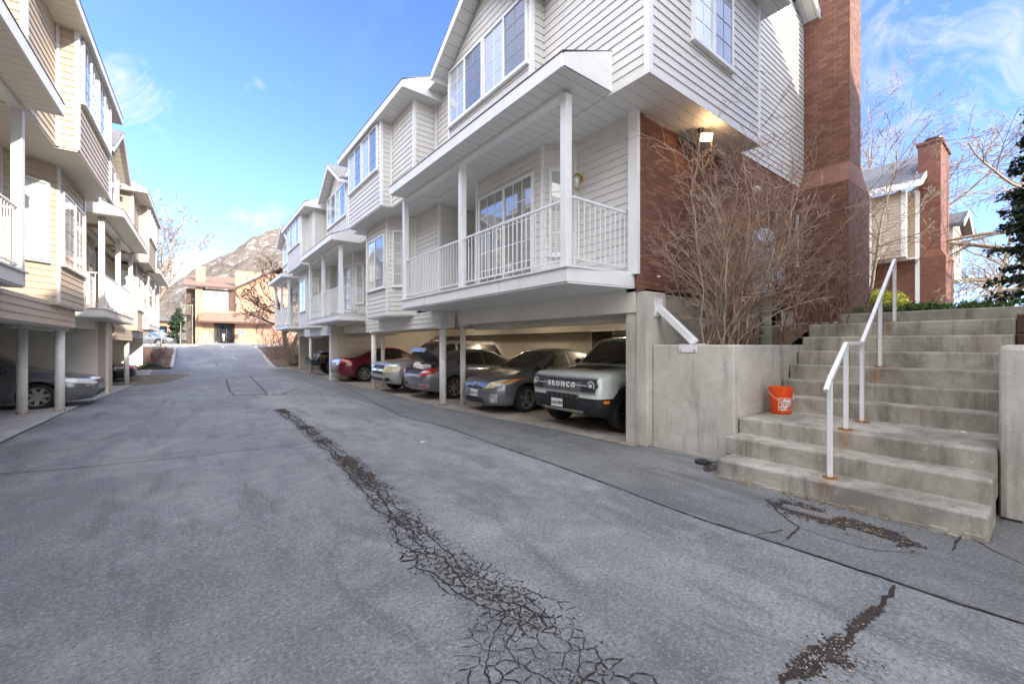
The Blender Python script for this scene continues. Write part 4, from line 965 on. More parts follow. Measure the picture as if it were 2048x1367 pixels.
    # drape a polygon given in a projection plane onto the body
    def drape(pname, mt, poly, axis, off=.005, thick=.0, parent=None, grid=.05, smooth=True, sgn=None, dirv=None):
        if dirv is None: dirv = {'-y': Vector((0, 1, 0)), '+y': Vector((0, -1, 0)), 'f': Vector((1, 0, 0)), 'r': Vector((-1, 0, 0)), 't': Vector((0, 0, -1))}[axis]
        def to3(u, v): return {'-y': Vector((u, -W, v)), '+y': Vector((u, W, v)), 'f': Vector((-1, u, v)), 'r': Vector((Lc+1, u, v)), 't': Vector((u, v, 3))}[axis]
        P_ = [Vector(p) for p in poly]; bnd = []
        for a, b in zip(P_, P_[1:]+P_[:1]):
            k = max(1, int((b-a).length/grid))
            bnd += [a+(b-a)*i/k for i in range(k)]
        x0, x1 = min(p.x for p in P_), max(p.x for p in P_); y0, y1 = min(p.y for p in P_), max(p.y for p in P_)
        def inside(q):
            c = False
            for a, b in zip(P_, P_[1:]+P_[:1]):
                if (a.y > q.y) != (b.y > q.y) and q.x < (b.x-a.x)*(q.y-a.y)/(b.y-a.y)+a.x: c = not c
            return c
        inn = []; gx_ = x0+grid*.5
        while gx_ < x1:
            gy_ = y0+grid*.5
            while gy_ < y1:
                q = Vector((gx_, gy_))
                if inside(q) and min((q-b).length for b in bnd) > grid*.4: inn.append(q)
                gy_ += grid
            gx_ += grid
        allp = bnd+inn; edges = [(i, (i+1) % len(bnd)) for i in range(len(bnd))]
        vo, _, fo, *_r = delaunay_2d_cdt(allp, edges, [], 1, 1e-6)
        out = []; okv = []
        for v in vo:
            o = to3(v.x, v.y); h, nn, _i, _d = bvh.ray_cast(o, dirv)
            if h is None: okv.append(False); out.append(o); continue
            if nn.dot(dirv) > 0: nn = -nn
            okv.append(True); out.append(h-dirv*off*.6+nn*off)
        faces = [tuple(f) for f in fo if all(okv[i] for i in f)]
        if not faces: return None
        mm = MB(); mm.add(out, faces); o = mm.build(pname, mt, parent or root, smooth=smooth, recalc=False)
        return o
    def line(pname, pts, axis, w=.008, mt=None, parent=None):
        for a, b in zip(pts, pts[1:]):
            a, b = Vector(a), Vector(b); d = (b-a).normalized()*w*.5; nrm = Vector((-d.y, d.x))
            yield drape(pname, mt or M['dark'], [a+nrm, b+nrm, b-nrm, a-nrm], axis, .003, grid=.12)
    ctx = dict(root=root, drape=drape, line=line, W=W, L=Lc, bvh=bvh, ax=ax, r=r)
    # wheels
    for side in (-1, 1):
        for xa in ax:
            wy = side*(W/2-.03); tw = sp.get('tw', .22)
            tyre = MB(); yo = wy; yi = wy-side*tw; rim = sp.get('rim', .68)*r
            tyre.lathe([(rim, side*.0-side*.012), (rim+.012, 0), (r*.93, 0), (r*.985, -side*.018), (r, -side*.045), (r, -side*(tw-.045)), (r*.97, -side*(tw-.01)), (rim, -side*tw)], (xa, wy, r+.002), 36, 'y')
            w_ = thing('wheel', '', '', (0, 0, 0)) if False else None
            t_ = tyre.build('wheel', M['rubber'], root, smooth=True)
            rm = MB(); mt = M[sp.get('rimmat', 'metalgrey')]
            rm.lathe([(rim+.004, -side*.006), (rim-.012, -side*.010), (rim-.03, -side*.06), (rim-.03, -side*.16)], (xa, wy, r+.002), 30, 'y')
            ns = sp.get('spokes', 5)
            for k in range(ns):
                t = 2*math.pi*k/ns+.3; dx, dz = math.cos(t), math.sin(t); hw_ = sp.get('spw', .045)
                px_, pz_ = -dz, dx; c0 = Vector((xa, wy-side*.03, r)); 
                a1 = c0+Vector((dx, 0, dz))*.03; b1 = c0+Vector((dx, 0, dz))*(rim-.012)
                pe = Vector((px_, 0, pz_)); rm.add([a1-pe*hw_*.9, a1+pe*hw_*.9, b1+pe*hw_*.62+Vector((0, side*.015, 0)), b1-pe*hw_*.62+Vector((0, side*.015, 0)), a1-pe*hw_*.9-Vector((0, side*.05, 0)), a1+pe*hw_*.9-Vector((0, side*.05, 0)), b1+pe*hw_*.62-Vector((0, side*.04, 0)), b1-pe*hw_*.62-Vector((0, side*.04, 0))], [(0,1,2,3), (0,4,5,1), (1,5,6,2), (2,6,7,3), (3,7,4,0)])
            rm.cyl((xa, wy-side*.035, r), side*.025, .055, 18, 'y')
            rm.build('rim', mt, t_)
            dk = MB(); dk.cyl((xa, wy-side*.1, r), side*.012, rim-.028, 26, 'y'); dk.build('brake_disc', M['dark'], t_)
    return ctx
def side_windows(c, polys, lines, handle):
    for ax_ in ('-y', '+y'):
        for p in polys: c['drape']('side_window', M['carglass'], p, ax_, .006)
        if ax_ == '-y':
            for pts in lines: list(c['line']('door_seam', pts, ax_))
        for (x, z) in handle: c['drape']('door_handle', M['dark'], [(x, z), (x+.16, z), (x+.16, z+.03), (x, z+.03)], ax_, .018)
def mirrors(c, x, z, y, mt):
    for s_ in (-1, 1):
        part(c['root'], 'mirror', mt, lambda m: (m.ball((x, s_*(y+.07), z), .1, 12, 8, (.6, .95, .62)), m.box(x-.02, min(s_*(y-.06), s_*(y+.02)), z-.05, x+.03, max(s_*(y-.06), s_*(y+.02)), z-.02)), smooth=True)
def plate(c, yc, zc, x, front=True, txt='1AA 099', w=.305, h=.155):
    q = -1 if front else 1
    p_ = part(c['root'], 'license_plate', M['plate'], lambda m: m.box(min(x, x+q*.012), yc-w/2, zc-h/2, max(x, x+q*.012), yc+w/2, zc+h/2), bevel=.004)
    m = MB(); add_text(m, txt, .085, (x+q*.014, yc, zc-.005), (0, -1 if front else 1, 0), (0, 0, 1), extrude=.001, bold=.002); m.build('plate_lettering', M['dark'], p_)
    return p_

# --- compact off-roader with flat hood, light sage
P_sage = paint('sage_paint', (.62, .68, .62), .05)
sp = dict(L=4.39, W=1.89, H=1.76, r=.365, axles=(.76, 3.45), gc=.24, boxy=1, clad=.64, rimmat='black', spokes=8, spw=.03, rim=.62, tumble=.20, gap=.06,
 top=[(0, .72), (.02, .98), (.07, 1.07), (.3, 1.10), (1.18, 1.155), (1.26, 1.19), (1.78, 1.66), (1.95, 1.74), (2.6, 1.765), (3.7, 1.75), (4.2, 1.72), (4.3, 1.3), (4.37, .9), (4.39, .6)],
 shoulder=[(0, .70), (.05, 1.0), (.4, 1.04), (1.2, 1.08), (4.2, 1.12), (4.39, .6)],
 fw=[(0, .80), (.03, .885), (.09, .93), (.25, .975), (.5, 1.), (3.9, 1.), (4.2, .96), (4.36, .9), (4.39, .84)], bot=[(0, .40), (.05, .34), (.35, .26), (4., .26), (4.3, .34), (4.39, .45)])
c = car('parked_suv', 'pale sage boxy off-roader with dark lower bumper, parked nearest the stairs', 'suv', sp, (5.56, 5.70, .012), 0, P_sage)
D = c['drape']
D('windshield', M['carglass'], [(-.70, 1.20), (.70, 1.20), (.60, 1.65), (-.60, 1.65)], 'f', .006)
side_windows(c, [[(1.42, 1.17), (1.80, 1.60), (2.35, 1.63), (2.35, 1.15)], [(2.42, 1.15), (2.42, 1.63), (3.2, 1.62), (3.2, 1.16)], [(3.3, 1.17), (3.3, 1.6), (4.0, 1.58), (4.1, 1.25)]], [[(1.45, .45), (1.45, 1.1)], [(2.38, .42), (2.38, 1.1)], [(3.2, .6), (3.2, 1.1)]], [(2.1, 1.0), (3.0, 1.0)])
M['grillegrey'] = mat('grille_grey', (.13, .13, .135), .45, .1)
for s_ in ('-y', '+y'):
    D('rocker', M['black'], [(1.25, .25), (3.2, .25), (3.2, .48), (1.32, .48)], s_, .009)
    for xa in (.76, 3.45):
        D('arch_flare', M['black'], [(xa+(.425)*math.cos(t), .37+.425*math.sin(t)) for t in [math.pi*i/10 for i in range(11)]]+[(xa+.52*math.cos(t), .37+.50*math.sin(t)) for t in [math.pi*(10-i)/10 for i in range(11)]], s_, .012)
g = D('grille', M['grillegrey'], [(-.80, .74), (.80, .74), (.82, .98), (-.82, .98)], 'f', .012)
def bar_f(c, name, mt, y0, y1, z0, z1, x, d=.02, parent=None): return part(parent or c['root'], name, mt, lambda m: m.box(x-d, y0, z0, x, y1, z1), bevel=.004)
for z in (.765, .945): bar_f(c, 'grille_bar', M['black'], -.48, .48, z-.012, z+.012, -.0, .012)
m = MB(); add_text(m, 'B R O N C O', .125, (-.03, .0, .855), (0, -1, 0), (0, 0, 1), extrude=.008, bold=.006); m.build('grille_lettering', M['whitepanel'], c['root'])
for s_ in (-1, 1):
    h = D('headlight', M['dark'], [(s_*.50, .765), (s_*.80, .765), (s_*.845, .86), (s_*.81, .965), (s_*.50, .965)], 'f', .02)
    cy = s_*.72; part(h, 'ring_lamp', M['clearlens'], lambda m: (m.lathe([(.082, 0), (.088, -.012), (.062, -.012), (.066, 0)], (.0, cy, .865), 24, 'x'), m.cyl((-.035, cy, .865), .02, .035, 16, 'x')))
    part(h, 'light_bar', M['clearlens'], lambda m: m.box(-.036, min(s_*.40, s_*.64), .855, -.02, max(s_*.40, s_*.64), .873))
    D('side_marker', M['amber'], [(.12, .56), (.24, .56), (.24, .61), (.12, .61)], '-y' if s_ < 0 else '+y', .012)
    part(c['root'], 'fog_lamp_recess', M['dark'], lambda m: m.box(-.004, min(s_*.5, s_*.74), .50, .04, max(s_*.5, s_*.74), .58), bevel=.01)
    part(c['root'], 'mud_flap', M['rubber'], lambda m: m.box(1.18, min(s_*.66, s_*.9), .14, 1.20, max(s_*.66, s_*.9), .42))
D('grille_surround', M['metalgrey'], [(-.84, .985), (.84, .985), (.84, 1.0), (-.84, 1.0)], 'f', .014); D('grille_surround', M['metalgrey'], [(-.82, .72), (.82, .72), (.82, .735), (-.82, .735)], 'f', .014)
D('lower_grille', M['black'], [(-.45, .60), (.45, .60), (.42, .69), (-.42, .69)], 'f', .01)
for i in range(7): bar_f(c, 'lower_grille_bar', M['grillegrey'], -.4+i*.13, -.385+i*.13, .605, .685, -.008, .012)
D('skid_plate', M['metalgrey'], [(-.5, .36), (.5, .36), (.55, .41), (-.55, .41)], 'f', .01)
D('hood_decal', M['black'], [(.45, -.42), (1.1, -.50), (1.1, .50), (.45, .42), (.62, .0)], 't', .004)
for s_ in (-1, 1): part(c['root'], 'roof_rail', M['black'], lambda m: m.tube([(1.95, s_*.60, 1.72), (2.05, s_*.60, 1.80), (3.9, s_*.60, 1.80), (4.05, s_*.60, 1.72)], .02, 6))
mirrors(c, 1.5, 1.22, .94, M['black']); plate(c, .12, .50, -.02, txt='1AA 099')
part(c['root'], 'wiper', M['black'], lambda m: (m.tube([(1.22, -.1, 1.20), (1.4, -.6, 1.34)], .008, 4), m.tube([(1.22, .45, 1.20), (1.38, .0, 1.31)], .008, 4)))

# --- hatchback, dark grey, nose out
P_grey = paint('dark_grey_paint', (.19, .195, .205), .5)
sp = dict(L=4.46, W=1.75, H=1.49, r=.317, axles=(.93, 3.63), gc=.15, rim=.70, spokes=5, spw=.055,
 top=[(0, .52), (.04, .70), (.15, .77), (.5, .86), (1.0, .97), (1.15, 1.02), (2.0, 1.44), (2.3, 1.49), (2.8, 1.475), (3.7, 1.29), (4.25, 1.10), (4.38, .9), (4.46, .6)],
 shoulder=[(0, .5), (.15, .68), (.6, .78), (1.2, .88), (3.8, .98), (4.3, .95), (4.46, .55)],
 fw=[(0, .52), (.04, .64), (.12, .76), (.3, .89), (.6, .97), (1.0, 1.), (3.6, 1.), (4.1, .93), (4.4, .82), (4.46, .7)], tumble=.30, bot=[(0, .27), (.08, .19), (.4, .16), (4., .17), (4.3, .25), (4.46, .35)])
c = car('parked_hatchback', 'dusty dark grey hatchback with amber cornered headlights, nose out beside the off-roader', 'car', sp, (5.36, 8.45, .012), 0, P_grey)
D = c['drape']
D('windshield', M['carglass'], [(-.66, 1.04), (.66, 1.04), (.53, 1.405), (-.53, 1.405)], 'f', .006)
side_windows(c, [[(1.45, .99), (2.0, 1.33), (2.4, 1.38), (2.4, .98)], [(2.47, .98), (2.47, 1.38), (3.1, 1.33), (3.35, 1.02)], [(1.1, .93), (1.38, .98), (1.38, 1.10)], [(3.4, 1.03), (3.2, 1.3), (3.6, 1.22), (3.75, 1.06)]], [[(1.42, .3), (1.42, .95)], [(2.43, .28), (2.43, .95)], [(3.3, .7), (3.35, .98)]], [(2.2, .82), (3.1, .84)])
for s_ in (-1, 1):
    h = D('headlight', M['yellowlens'], [(s_*.42, .60), (s_*.62, .60), (s_*.80, .72), (s_*.83, .79), (s_*.70, .78), (s_*.5, .70)], 'f', .010, grid=.03)
    D('turn_signal', M['amber'], [(s_*.72, .70), (s_*.80, .725), (s_*.845, .79), (s_*.76, .775)], 'f', .014, grid=.03)
    h2 = D('headlight_corner', M['yellowlens'], [(.30, .66), (.55, .72), (.80, .80), (.62, .79), (.40, .73)], '-y' if s_ < 0 else '+y', .010, grid=.03)
    D('turn_signal_corner', M['amber'], [(.50, .71), (.62, .74), (.84, .81), (.66, .795)], '-y' if s_ < 0 else '+y', .013, grid=.03)
    D('fog_lamp', M['metalgrey'], [(s_*.55, .27), (s_*.68, .27), (s_*.70, .47), (s_*.57, .47)], 'f', .008, grid=.04)
    D('fog_lens', M['clearlens'], [(s_*.59, .30), (s_*.65, .30), (s_*.65, .36), (s_*.59, .36)], 'f', .014, grid=.03)
D('upper_grille', M['black'], [(-.38, .56), (.38, .56), (.30, .62), (-.30, .62)], 'f', .007)
D('grille_trim', M['chrome'], [(-.40, .545), (.40, .545), (.40, .56), (-.40, .56)], 'f', .01)
D('lower_grille', M['black'], [(-.42, .24), (.42, .24), (.36, .36), (-.36, .36)], 'f', .007)
part(c['root'], 'emblem', M['chrome'], lambda m: (m.tube([(.0+.0, .085*math.cos(t), .64+.058*math.sin(t)) for t in [i*math.pi/12 for i in range(25)]], .007, 6), m.tube([(.0, .04*math.cos(t), .64+.057*math.sin(t)) for t in [i*math.pi/10 for i in range(21)]], .006, 6), m.tube([(.0, .075*math.cos(t), .672+.022*math.sin(t)) for t in [i*math.pi/10 for i in range(21)]], .006, 6)))
plate(c, .0, .46, -.012, txt='E232 KU'); mirrors(c, 1.55, 1.0, .86, P_grey)
part(c['root'], 'antenna', M['black'], lambda m: m.tube([(3.1, 0, 1.43), (3.35, 0, 1.62)], .006, 5))
part(c['root'], 'wiper', M['black'], lambda m: (m.tube([(1.12, .1, 1.03), (1.45, -.5, 1.17)], .008, 4), m.tube([(1.1, .5, 1.03), (1.4, .05, 1.18)], .008, 4)))

# --- sedan with open boot, backed out
P_steel = paint('steel_grey_paint', (.20, .21, .235), .5)
def sedan_spec(L_, W_, H_, r_, fo, ro, **k):
    d = dict(L=L_, W=W_, H=H_, r=r_, axles=(fo, L_-ro), gc=.17, rim=.70, spokes=7, spw=.035, tumble=.30,
     top=[(0, .55), (.04, .70), (.2, .77), (.9, .90), (1.25, .97), (2.05, H_-.06), (2.4, H_), (2.9, H_-.015), (3.35, H_-.10), (4.0, 1.09), (4.15, 1.06), (L_-.12, 1.03), (L_-.03, .93), (L_, .62)],
     shoulder=[(0, .52), (.2, .68), (.9, .80), (1.3, .88), (3.5, .95), (L_-.3, .95), (L_-.05, .85), (L_, .58)],
     fw=[(0, .58), (.04, .68), (.14, .80), (.35, .92), (.7, .985), (1.1, 1.), (L_-1.1, 1.), (L_-.5, .955), (L_-.2, .88), (L_-.06, .78), (L_, .66)], bot=[(0, .28), (.1, .2), (.5, .17), (L_-.6, .18), (L_-.15, .25), (L_, .36)])
    d.update(k); return d
def sedan_common(c, L_, W_, H_):
    D = c['drape']; side_windows(c, [[(1.5, .96), (2.08, H_-.13), (2.5, H_-.09), (2.5, .97)], [(2.57, .98), (2.57, H_-.09), (3.1, H_-.13), (3.55, 1.02)]], [[(1.4, .3), (1.42, .92)], [(2.53, .28), (2.53, .95)], [(3.45, .6), (3.55, .97)]], [(2.25, .84), (3.2, .86)])
    D('windshield', M['carglass'], [(-.66, 1.02), (.66, 1.02), (.54, H_-.07), (-.54, H_-.07)], 'f', .006); D('rear_window', M['carglass'], [(-.6, 1.13), (.6, 1.13), (.5, H_-.11), (-.5, H_-.11)], 'r', .006)
    mirrors(c, 1.6, .98, W_/2-.02, M['black'])
sp = sedan_spec(4.6, 1.76, 1.45, .32, .93, 1.0)
sp['top'] = [(0, .55), (.04, .70), (.2, .77), (.9, .90), (1.25, .97), (2.05, 1.39), (2.4, 1.45), (2.9, 1.435), (3.35, 1.35), (3.85, 1.08), (3.95, 1.0), (4.1, .90), (4.5, .86), (4.57, .78), (4.6, .6)]
c = car('parked_sedan', 'grey sedan backed in with its boot lid standing open', 'car', sp, (5.22+4.6, 11.72, .012), math.pi, P_steel)
D = c['drape']; sedan_common(c, 4.6, 1.76, 1.45)
D('boot_opening', M['dark'], [(3.98, -.55), (4.5, -.52), (4.5, .52), (3.98, .55)], 't', .01)
D('boot_opening', M['dark'], [(-.5, .74), (.5, .74), (.48, .86), (-.48, .86)], 'r', .008)
m = MB()
for s_ in range(12):
    pass
def lidp(t, y): # raised lid seen edge on: hinged near x=3.85
    return (3.9+.46*t-.03*t*t, y, 1.10+.50*t-.12*t*t)
vs = []; fs = []
for i in range(9):
    t = i/8
    for j in range(9):
        y = -.56+1.12*j/8; x_, y_, z_ = lidp(t, y); vs.append((x_, y_*(1-.06*t), z_+.03*(1-(y/.56)**2)))
for q in range(81): x_, y_, z_ = vs[q]; vs.append((x_+.02, y_, z_-.05))
for i in range(8):
    for j in range(8):
        a = i*9+j; fs += [(a, a+1, a+10, a+9), (81+a, 81+a+9, 81+a+10, 81+a+1)]
for i in range(8): fs += [(i*9, (i+1)*9, (i+1)*9+81, i*9+81), (i*9+8, i*9+8+81, (i+1)*9+8+81, (i+1)*9+8), (i, i+81, i+82, i+1), (72+i, 73+i, 154+i, 153+i)]
m.add(vs, fs); m.prism([lidp(1, -.54)[:1]+(-.52,)+lidp(1, 0)[2:], (4.34, .52, 1.48), (4.38, .50, 1.38), (4.38, -.50, 1.38)], (.03, 0, 0))
lid = m.build('boot_lid', P_steel, c['root'], smooth=False)
m = MB(); m.add([(lidp(i/8, 0)[0]+.03, -.5+1.0*j, lidp(i/8, 0)[2]-.056) for i in range(9) for j in (0, 1)], [(2*i, 2*i+1, 2*i+3, 2*i+2) for i in range(8)]); m.build('lid_liner', M['dark'], lid)
part(c['root'], 'luggage', M['whitepanel'], lambda m: (m.box(4.15, -.1, .80, 4.42, .4, 1.0), m.ball((4.25, -.3, .93), .15, 10, 6)), bevel=.02)
part(c['root'], 'red_bag', M['redlens'], lambda m: m.ball((4.3, .1, .95), .1, 10, 6, (1, 1.3, .8)))
for s_ in (-1, 1):
    D('tail_light', M['redlens'], [(s_*.50, .70), (s_*.78, .72), (s_*.80, .90), (s_*.55, .86)], 'r', .012, grid=.03)
    D('tail_light_side', M['redlens'], [(4.25, .78), (4.56, .74), (4.52, .90), (4.2, .90)], '-y' if s_ < 0 else '+y', .012, grid=.03)
    D('reverse_lens', M['clearlens'], [(s_*.54, .77), (s_*.74, .78), (s_*.75, .83), (s_*.56, .82)], 'r', .018, grid=.03)
    D('fog_lens', M['metalgrey'], [(s_*.5, .36), (s_*.75, .36), (s_*.76, .46), (s_*.54, .46)], 'r', .01); D('reflector', M['redlens'], [(s_*.56, .39), (s_*.72, .39), (s_*.72, .43), (s_*.58, .43)], 'r', .016)
D('bumper_trim', M['metalgrey'], [(-.6, .33), (.6, .33), (.6, .36), (-.6, .36)], 'r', .01)

# --- silver suv, nose out
P_silver = paint('silver_paint', (.50, .50, .48), .55)
sp = dict(L=4.87, W=1.90, H=1.75, r=.375, axles=(.92, 3.80), gc=.25, rim=.62, spokes=5, spw=.06, tumble=.26, gap=.075,
 top=[(0, .62), (.03, .90), (.1, 1.0), (.5, 1.06), (1.25, 1.12), (1.4, 1.18), (2.0, 1.66), (2.3, 1.74), (3.2, 1.75), (4.4, 1.72), (4.62, 1.5), (4.82, .95), (4.87, .6)],
 shoulder=[(0, .6), (.08, .92), (.5, .98), (1.3, 1.02), (4.6, 1.06), (4.87, .6)],
 fw=[(0, .62), (.04, .74), (.13, .84), (.35, .94), (.7, 1.), (4.2, 1.), (4.6, .94), (4.82, .86), (4.87, .76)], bot=[(0, .42), (.08, .34), (.45, .27), (4.3, .28), (4.7, .36), (4.87, .48)])
c = car('parked_suv', 'silver suv with split grille and clouded headlights, nose out beyond the open-boot sedan', 'suv', sp, (4.98, 13.86, .012), 0, P_silver)
D = c['drape']
D('windshield', M['carglass'], [(-.70, 1.20), (.70, 1.20), (.56, 1.62), (-.56, 1.62)], 'f', .006)
side_windows(c, [[(1.65, 1.10), (2.1, 1.58), (2.55, 1.62), (2.55, 1.1)], [(2.65, 1.1), (2.65, 1.62), (3.45, 1.62), (3.45, 1.12)], [(3.58, 1.13), (3.58, 1.62), (4.3, 1.58), (4.5, 1.2)]], [[(1.6, .4), (1.62, 1.02)], [(2.6, .4), (2.6, 1.06)], [(3.5, .7), (3.5, 1.06)]], [(2.35, .95), (3.2, .96)])
D('upper_grille', M['black'], [(-.44, .80), (.44, .80), (.46, .92), (-.46, .92)], 'f', .008); D('lower_grille_slot', M['black'], [(-.44, .62), (.44, .62), (.44, .70), (-.44, .70)], 'f', .008)
D('grille_bar', M['chrome'], [(-.5, .72), (.5, .72), (.5, .785), (-.5, .785)], 'f', .014); D('bumper_slot', M['black'], [(-.5, .42), (.5, .42), (.46, .50), (-.46, .50)], 'f', .01)
part(c['root'], 'emblem', M['brass'], lambda m: m.add([(-.02, -.09, .735), (-.02, .09, .735), (-.02, .09, .77), (-.02, -.09, .77), (-.021, -.03, .71), (-.021, .03, .71), (-.021, .03, .795), (-.021, -.03, .795)], [(0,1,2,3), (4,5,6,7)]))
for s_ in (-1, 1):
    D('headlight', M['yellowlens'], [(s_*.50, .68), (s_*.82, .70), (s_*.84, .90), (s_*.50, .91)], 'f', .012, grid=.04); D('headlight_corner', M['yellowlens'], [(.10, .70), (.36, .72), (.34, .90), (.10, .90)], '-y' if s_ < 0 else '+y', .012, grid=.04)
    D('fog_lamp', M['black'], [(s_*.58, .40), (s_*.78, .42), (s_*.74, .54), (s_*.58, .50)], 'f', .01, grid=.04)
    part(c['root'], 'roof_rail', M['black'], lambda m: m.tube([(2.2, s_*.60, 1.72), (2.35, s_*.60, 1.79), (4.1, s_*.60, 1.79), (4.25, s_*.60, 1.72)], .02, 6))
mirrors(c, 1.7, 1.14, .93, P_silver)

# --- red sedan, backed out
P_red = paint('dark_red_paint', (.16, .006, .018), .35)
sp = sedan_spec(4.8, 1.86, 1.46, .34, .98, 1.02); c = car('parked_sedan', 'dark red sedan backed in between the round column and the siding pier', 'car', sp, (4.98+4.8, 19.15, .012), math.pi, P_red)
D = c['drape']; sedan_common(c, 4.8, 1.86, 1.46)
for s_ in (-1, 1):
    D('tail_light', M['redlens'], [(s_*.42, .80), (s_*.78, .82), (s_*.80, .95), (s_*.45, .92)], 'r', .012, grid=.03); D('tail_light_side', M['redlens'], [(4.42, .84), (4.76, .80), (4.74, .94), (4.38, .93)], '-y' if s_ < 0 else '+y', .012, grid=.03)
D('chrome_bar', M['chrome'], [(-.45, .86), (.45, .86), (.45, .885), (-.45, .885)], 'r', .014); plate(c, 0, .75, 4.80, False, '4B 271')
D('reflector', M['clearlens'], [(-.8, .40), (-.6, .38), (-.6, .41), (-.8, .43)], 'r', .01)

# --- black off-roader with big tyres, nose out
P_black = paint('black_paint', (.02, .021, .022), .2)
sp = dict(L=4.2, W=1.72, H=1.8, r=.42, axles=(.75, 3.2), gc=.48, boxy=1, rimmat='black', spokes=6, rim=.55, tumble=.1, gap=.12, tw=.28,
 top=[(0, .95), (.03, 1.12), (.1, 1.17), (1.4, 1.22), (1.5, 1.26), (1.75, 1.72), (1.9, 1.8), (4.0, 1.8), (4.2, 1.75)], shoulder=[(0, .93), (.06, 1.1), (1.4, 1.15), (4.2, 1.15)],
 fw=[(0, .62), (.05, .66), (1.3, .78), (1.5, .9), (4.1, .9), (4.2, .86)], bot=[(0, .62), (4.2, .55)])
c = car('parked_off_roader', 'black lifted off-roader with muddy big tyres behind the far siding pier', 'suv', sp, (5.35, 24.1, .012), 0, P_black)
D = c['drape']; D('windshield', M['carglass'], [(-.62, 1.30), (.62, 1.30), (.60, 1.68), (-.60, 1.68)], 'f', .006)
for s_ in (-1, 1):
    part(c['root'], 'headlight', M['clearlens'], lambda m: m.cyl((-.03, s_*.42, 1.0), .05, .09, 18, 'x')); part(c['root'], 'fender', M['black'], lambda m: m.tube([(.2, s_*.78, .88), (.35, s_*.80, 1.0), (.9, s_*.80, 1.02), (1.3, s_*.80, .85), (1.45, s_*.8, .6)], .075, 8))
    part(c['root'], 'turn_signal', M['amber'], lambda m: m.box(.12, s_*.80-.05, .96, .17, s_*.80+.05, 1.02))
part(c['root'], 'grille', M['grillegrey'], lambda m: [m.box(-.02, -.27+i*.085, .86, .01, -.23+i*.085, 1.1) for i in range(7)])
part(c['root'], 'front_bumper', M['black'], lambda m: (m.box(-.42, -.78, .58, -.18, .78, .80), m.box(-.2, -.3, .5, .1, .3, .7), m.tube([(-.42, -.3, .8), (-.42, -.2, .95), (-.42, .2, .95), (-.42, .3, .8)], .03, 8)), bevel=.02)
part(c['root'], 'windscreen_cover', M['metalgrey'], lambda m: m.box(.2, -.5, 1.19, .8, .5, 1.24), bevel=.02)

# --- left row: dark grey sedan nose out, and a dark car deeper
P_gun = paint('gunmetal_paint', (.17, .18, .19), .5)
sp = sedan_spec(4.8, 1.80, 1.46, .325, 1.02, 1.05, spokes=7, spw=.05)
x, y = LW(-2.36, 16.2); c = car('parked_sedan', 'dark grey sedan with silver wheel covers between the left carport columns', 'car', sp, (x, y, -.02), math.pi-DL, P_gun)
D = c['drape']; sedan_common(c, 4.8, 1.8, 1.46)
for s_ in (-1, 1):
    D('headlight', M['clearlens'], [(s_*.45, .60), (s_*.66, .58), (s_*.80, .68), (s_*.80, .75), (s_*.55, .70)], 'f', .012, grid=.03); D('headlight_corner', M['clearlens'], [(.14, .60), (.4, .64), (.72, .72), (.72, .77), (.35, .74), (.14, .68)], '-y' if s_ < 0 else '+y', .012, grid=.03)
    D('side_marker', M['amber'], [(.55, .68), (.74, .72), (.74, .76), (.6, .74)], '-y' if s_ < 0 else '+y', .016, grid=.03)
    D('bumper_seam', M['dark'], [(.05, .50), (.72, .50), (.72, .506), (.05, .506)], '-y' if s_ < 0 else '+y', .004)
D('grille', M['black'], [(-.36, .58), (.36, .58), (.4, .68), (-.4, .68)], 'f', .008); D('grille_bar', M['chrome'], [(-.4, .68), (.4, .68), (.4, .70), (-.4, .70)], 'f', .012); D('lower_grille', M['black'], [(-.5, .3), (.5, .3), (.45, .40), (-.45, .40)], 'f', .008)
sp = sedan_spec(4.7, 1.80, 1.46, .325, 1.0, 1.05)
x, y = LW(-2.75, 27.4); c = car('parked_sedan', 'black sedan half hidden in the second left carport behind the white column', 'car', sp, (x, y, -.14), math.pi-DL, P_black)
sedan_common(c, 4.7, 1.8, 1.46); plate(c, 0, .5, -.01, True, '7K 418')
for s_ in (-1, 1): c['drape']('headlight', M['redlens'], [(s_*.45, .60), (s_*.70, .62), (s_*.78, .75), (s_*.5, .70)], 'f', .012, grid=.03)
# ------------------------------------------------------------ office building at the end, back townhouse, signs, hills
YF = 54.
ob = thing('office_building', 'two storey orange panelled office building with brown canopy at the end of the driveway', 'office building', (3, YF, 1.5))
def OB(name, mt, *bx, **k): return part(ob, name, mt, lambda m: [m.box(*b) for b in bx], **k)
def panels(m, x0, x1, z0, z1, y=YF, ph=1.22, pw=2.6):
    z = z0
    while z < z1-.01:
        zz = min(z+ph, z1); x = x0
        while x < x1-.01: xx = min(x+pw, x1); m.box(x+.008, y-.03, z+.008, xx-.008, y+.2, zz-.008); x = xx
        z = zz
part(ob, 'panel_wall', M['orange'], lambda m: (panels(m, .42, 1.05, 1.5, 7.5, YF-.1), panels(m, 3.87, 12, 4.6, 9.6), panels(m, 3.82, 12, 1.5, 4.6, YF+.02), panels(m, 1.05, 3.87, 4.4, 5.2, YF)))
OB('backing_wall', M['door_br'], (.4, YF+.18, 1.5, 12, 62, 7.4), (-.3, YF+.8, 1.5, .4, 62, 7.4))
OB('white_panel', M['whitepanel'], (1.07, YF+.12, 5.22, 3.25, YF+.16, 7.25)); OB('recess_shade_strip', M['door_br'], (3.27, YF+.02, 4.9, 3.85, YF+.12, 7.5))  # dark strip stands in for the shade beside the white panel
OB('stone_wall', M['concfloor'], (1.05, YF+.06, 1.55, 2.0, YF+.16, 3.1)); OB('dark_soffit_wall', M['orange'], (1.05, YF+.07, 3.1, 2.0, YF+.15, 4.2))
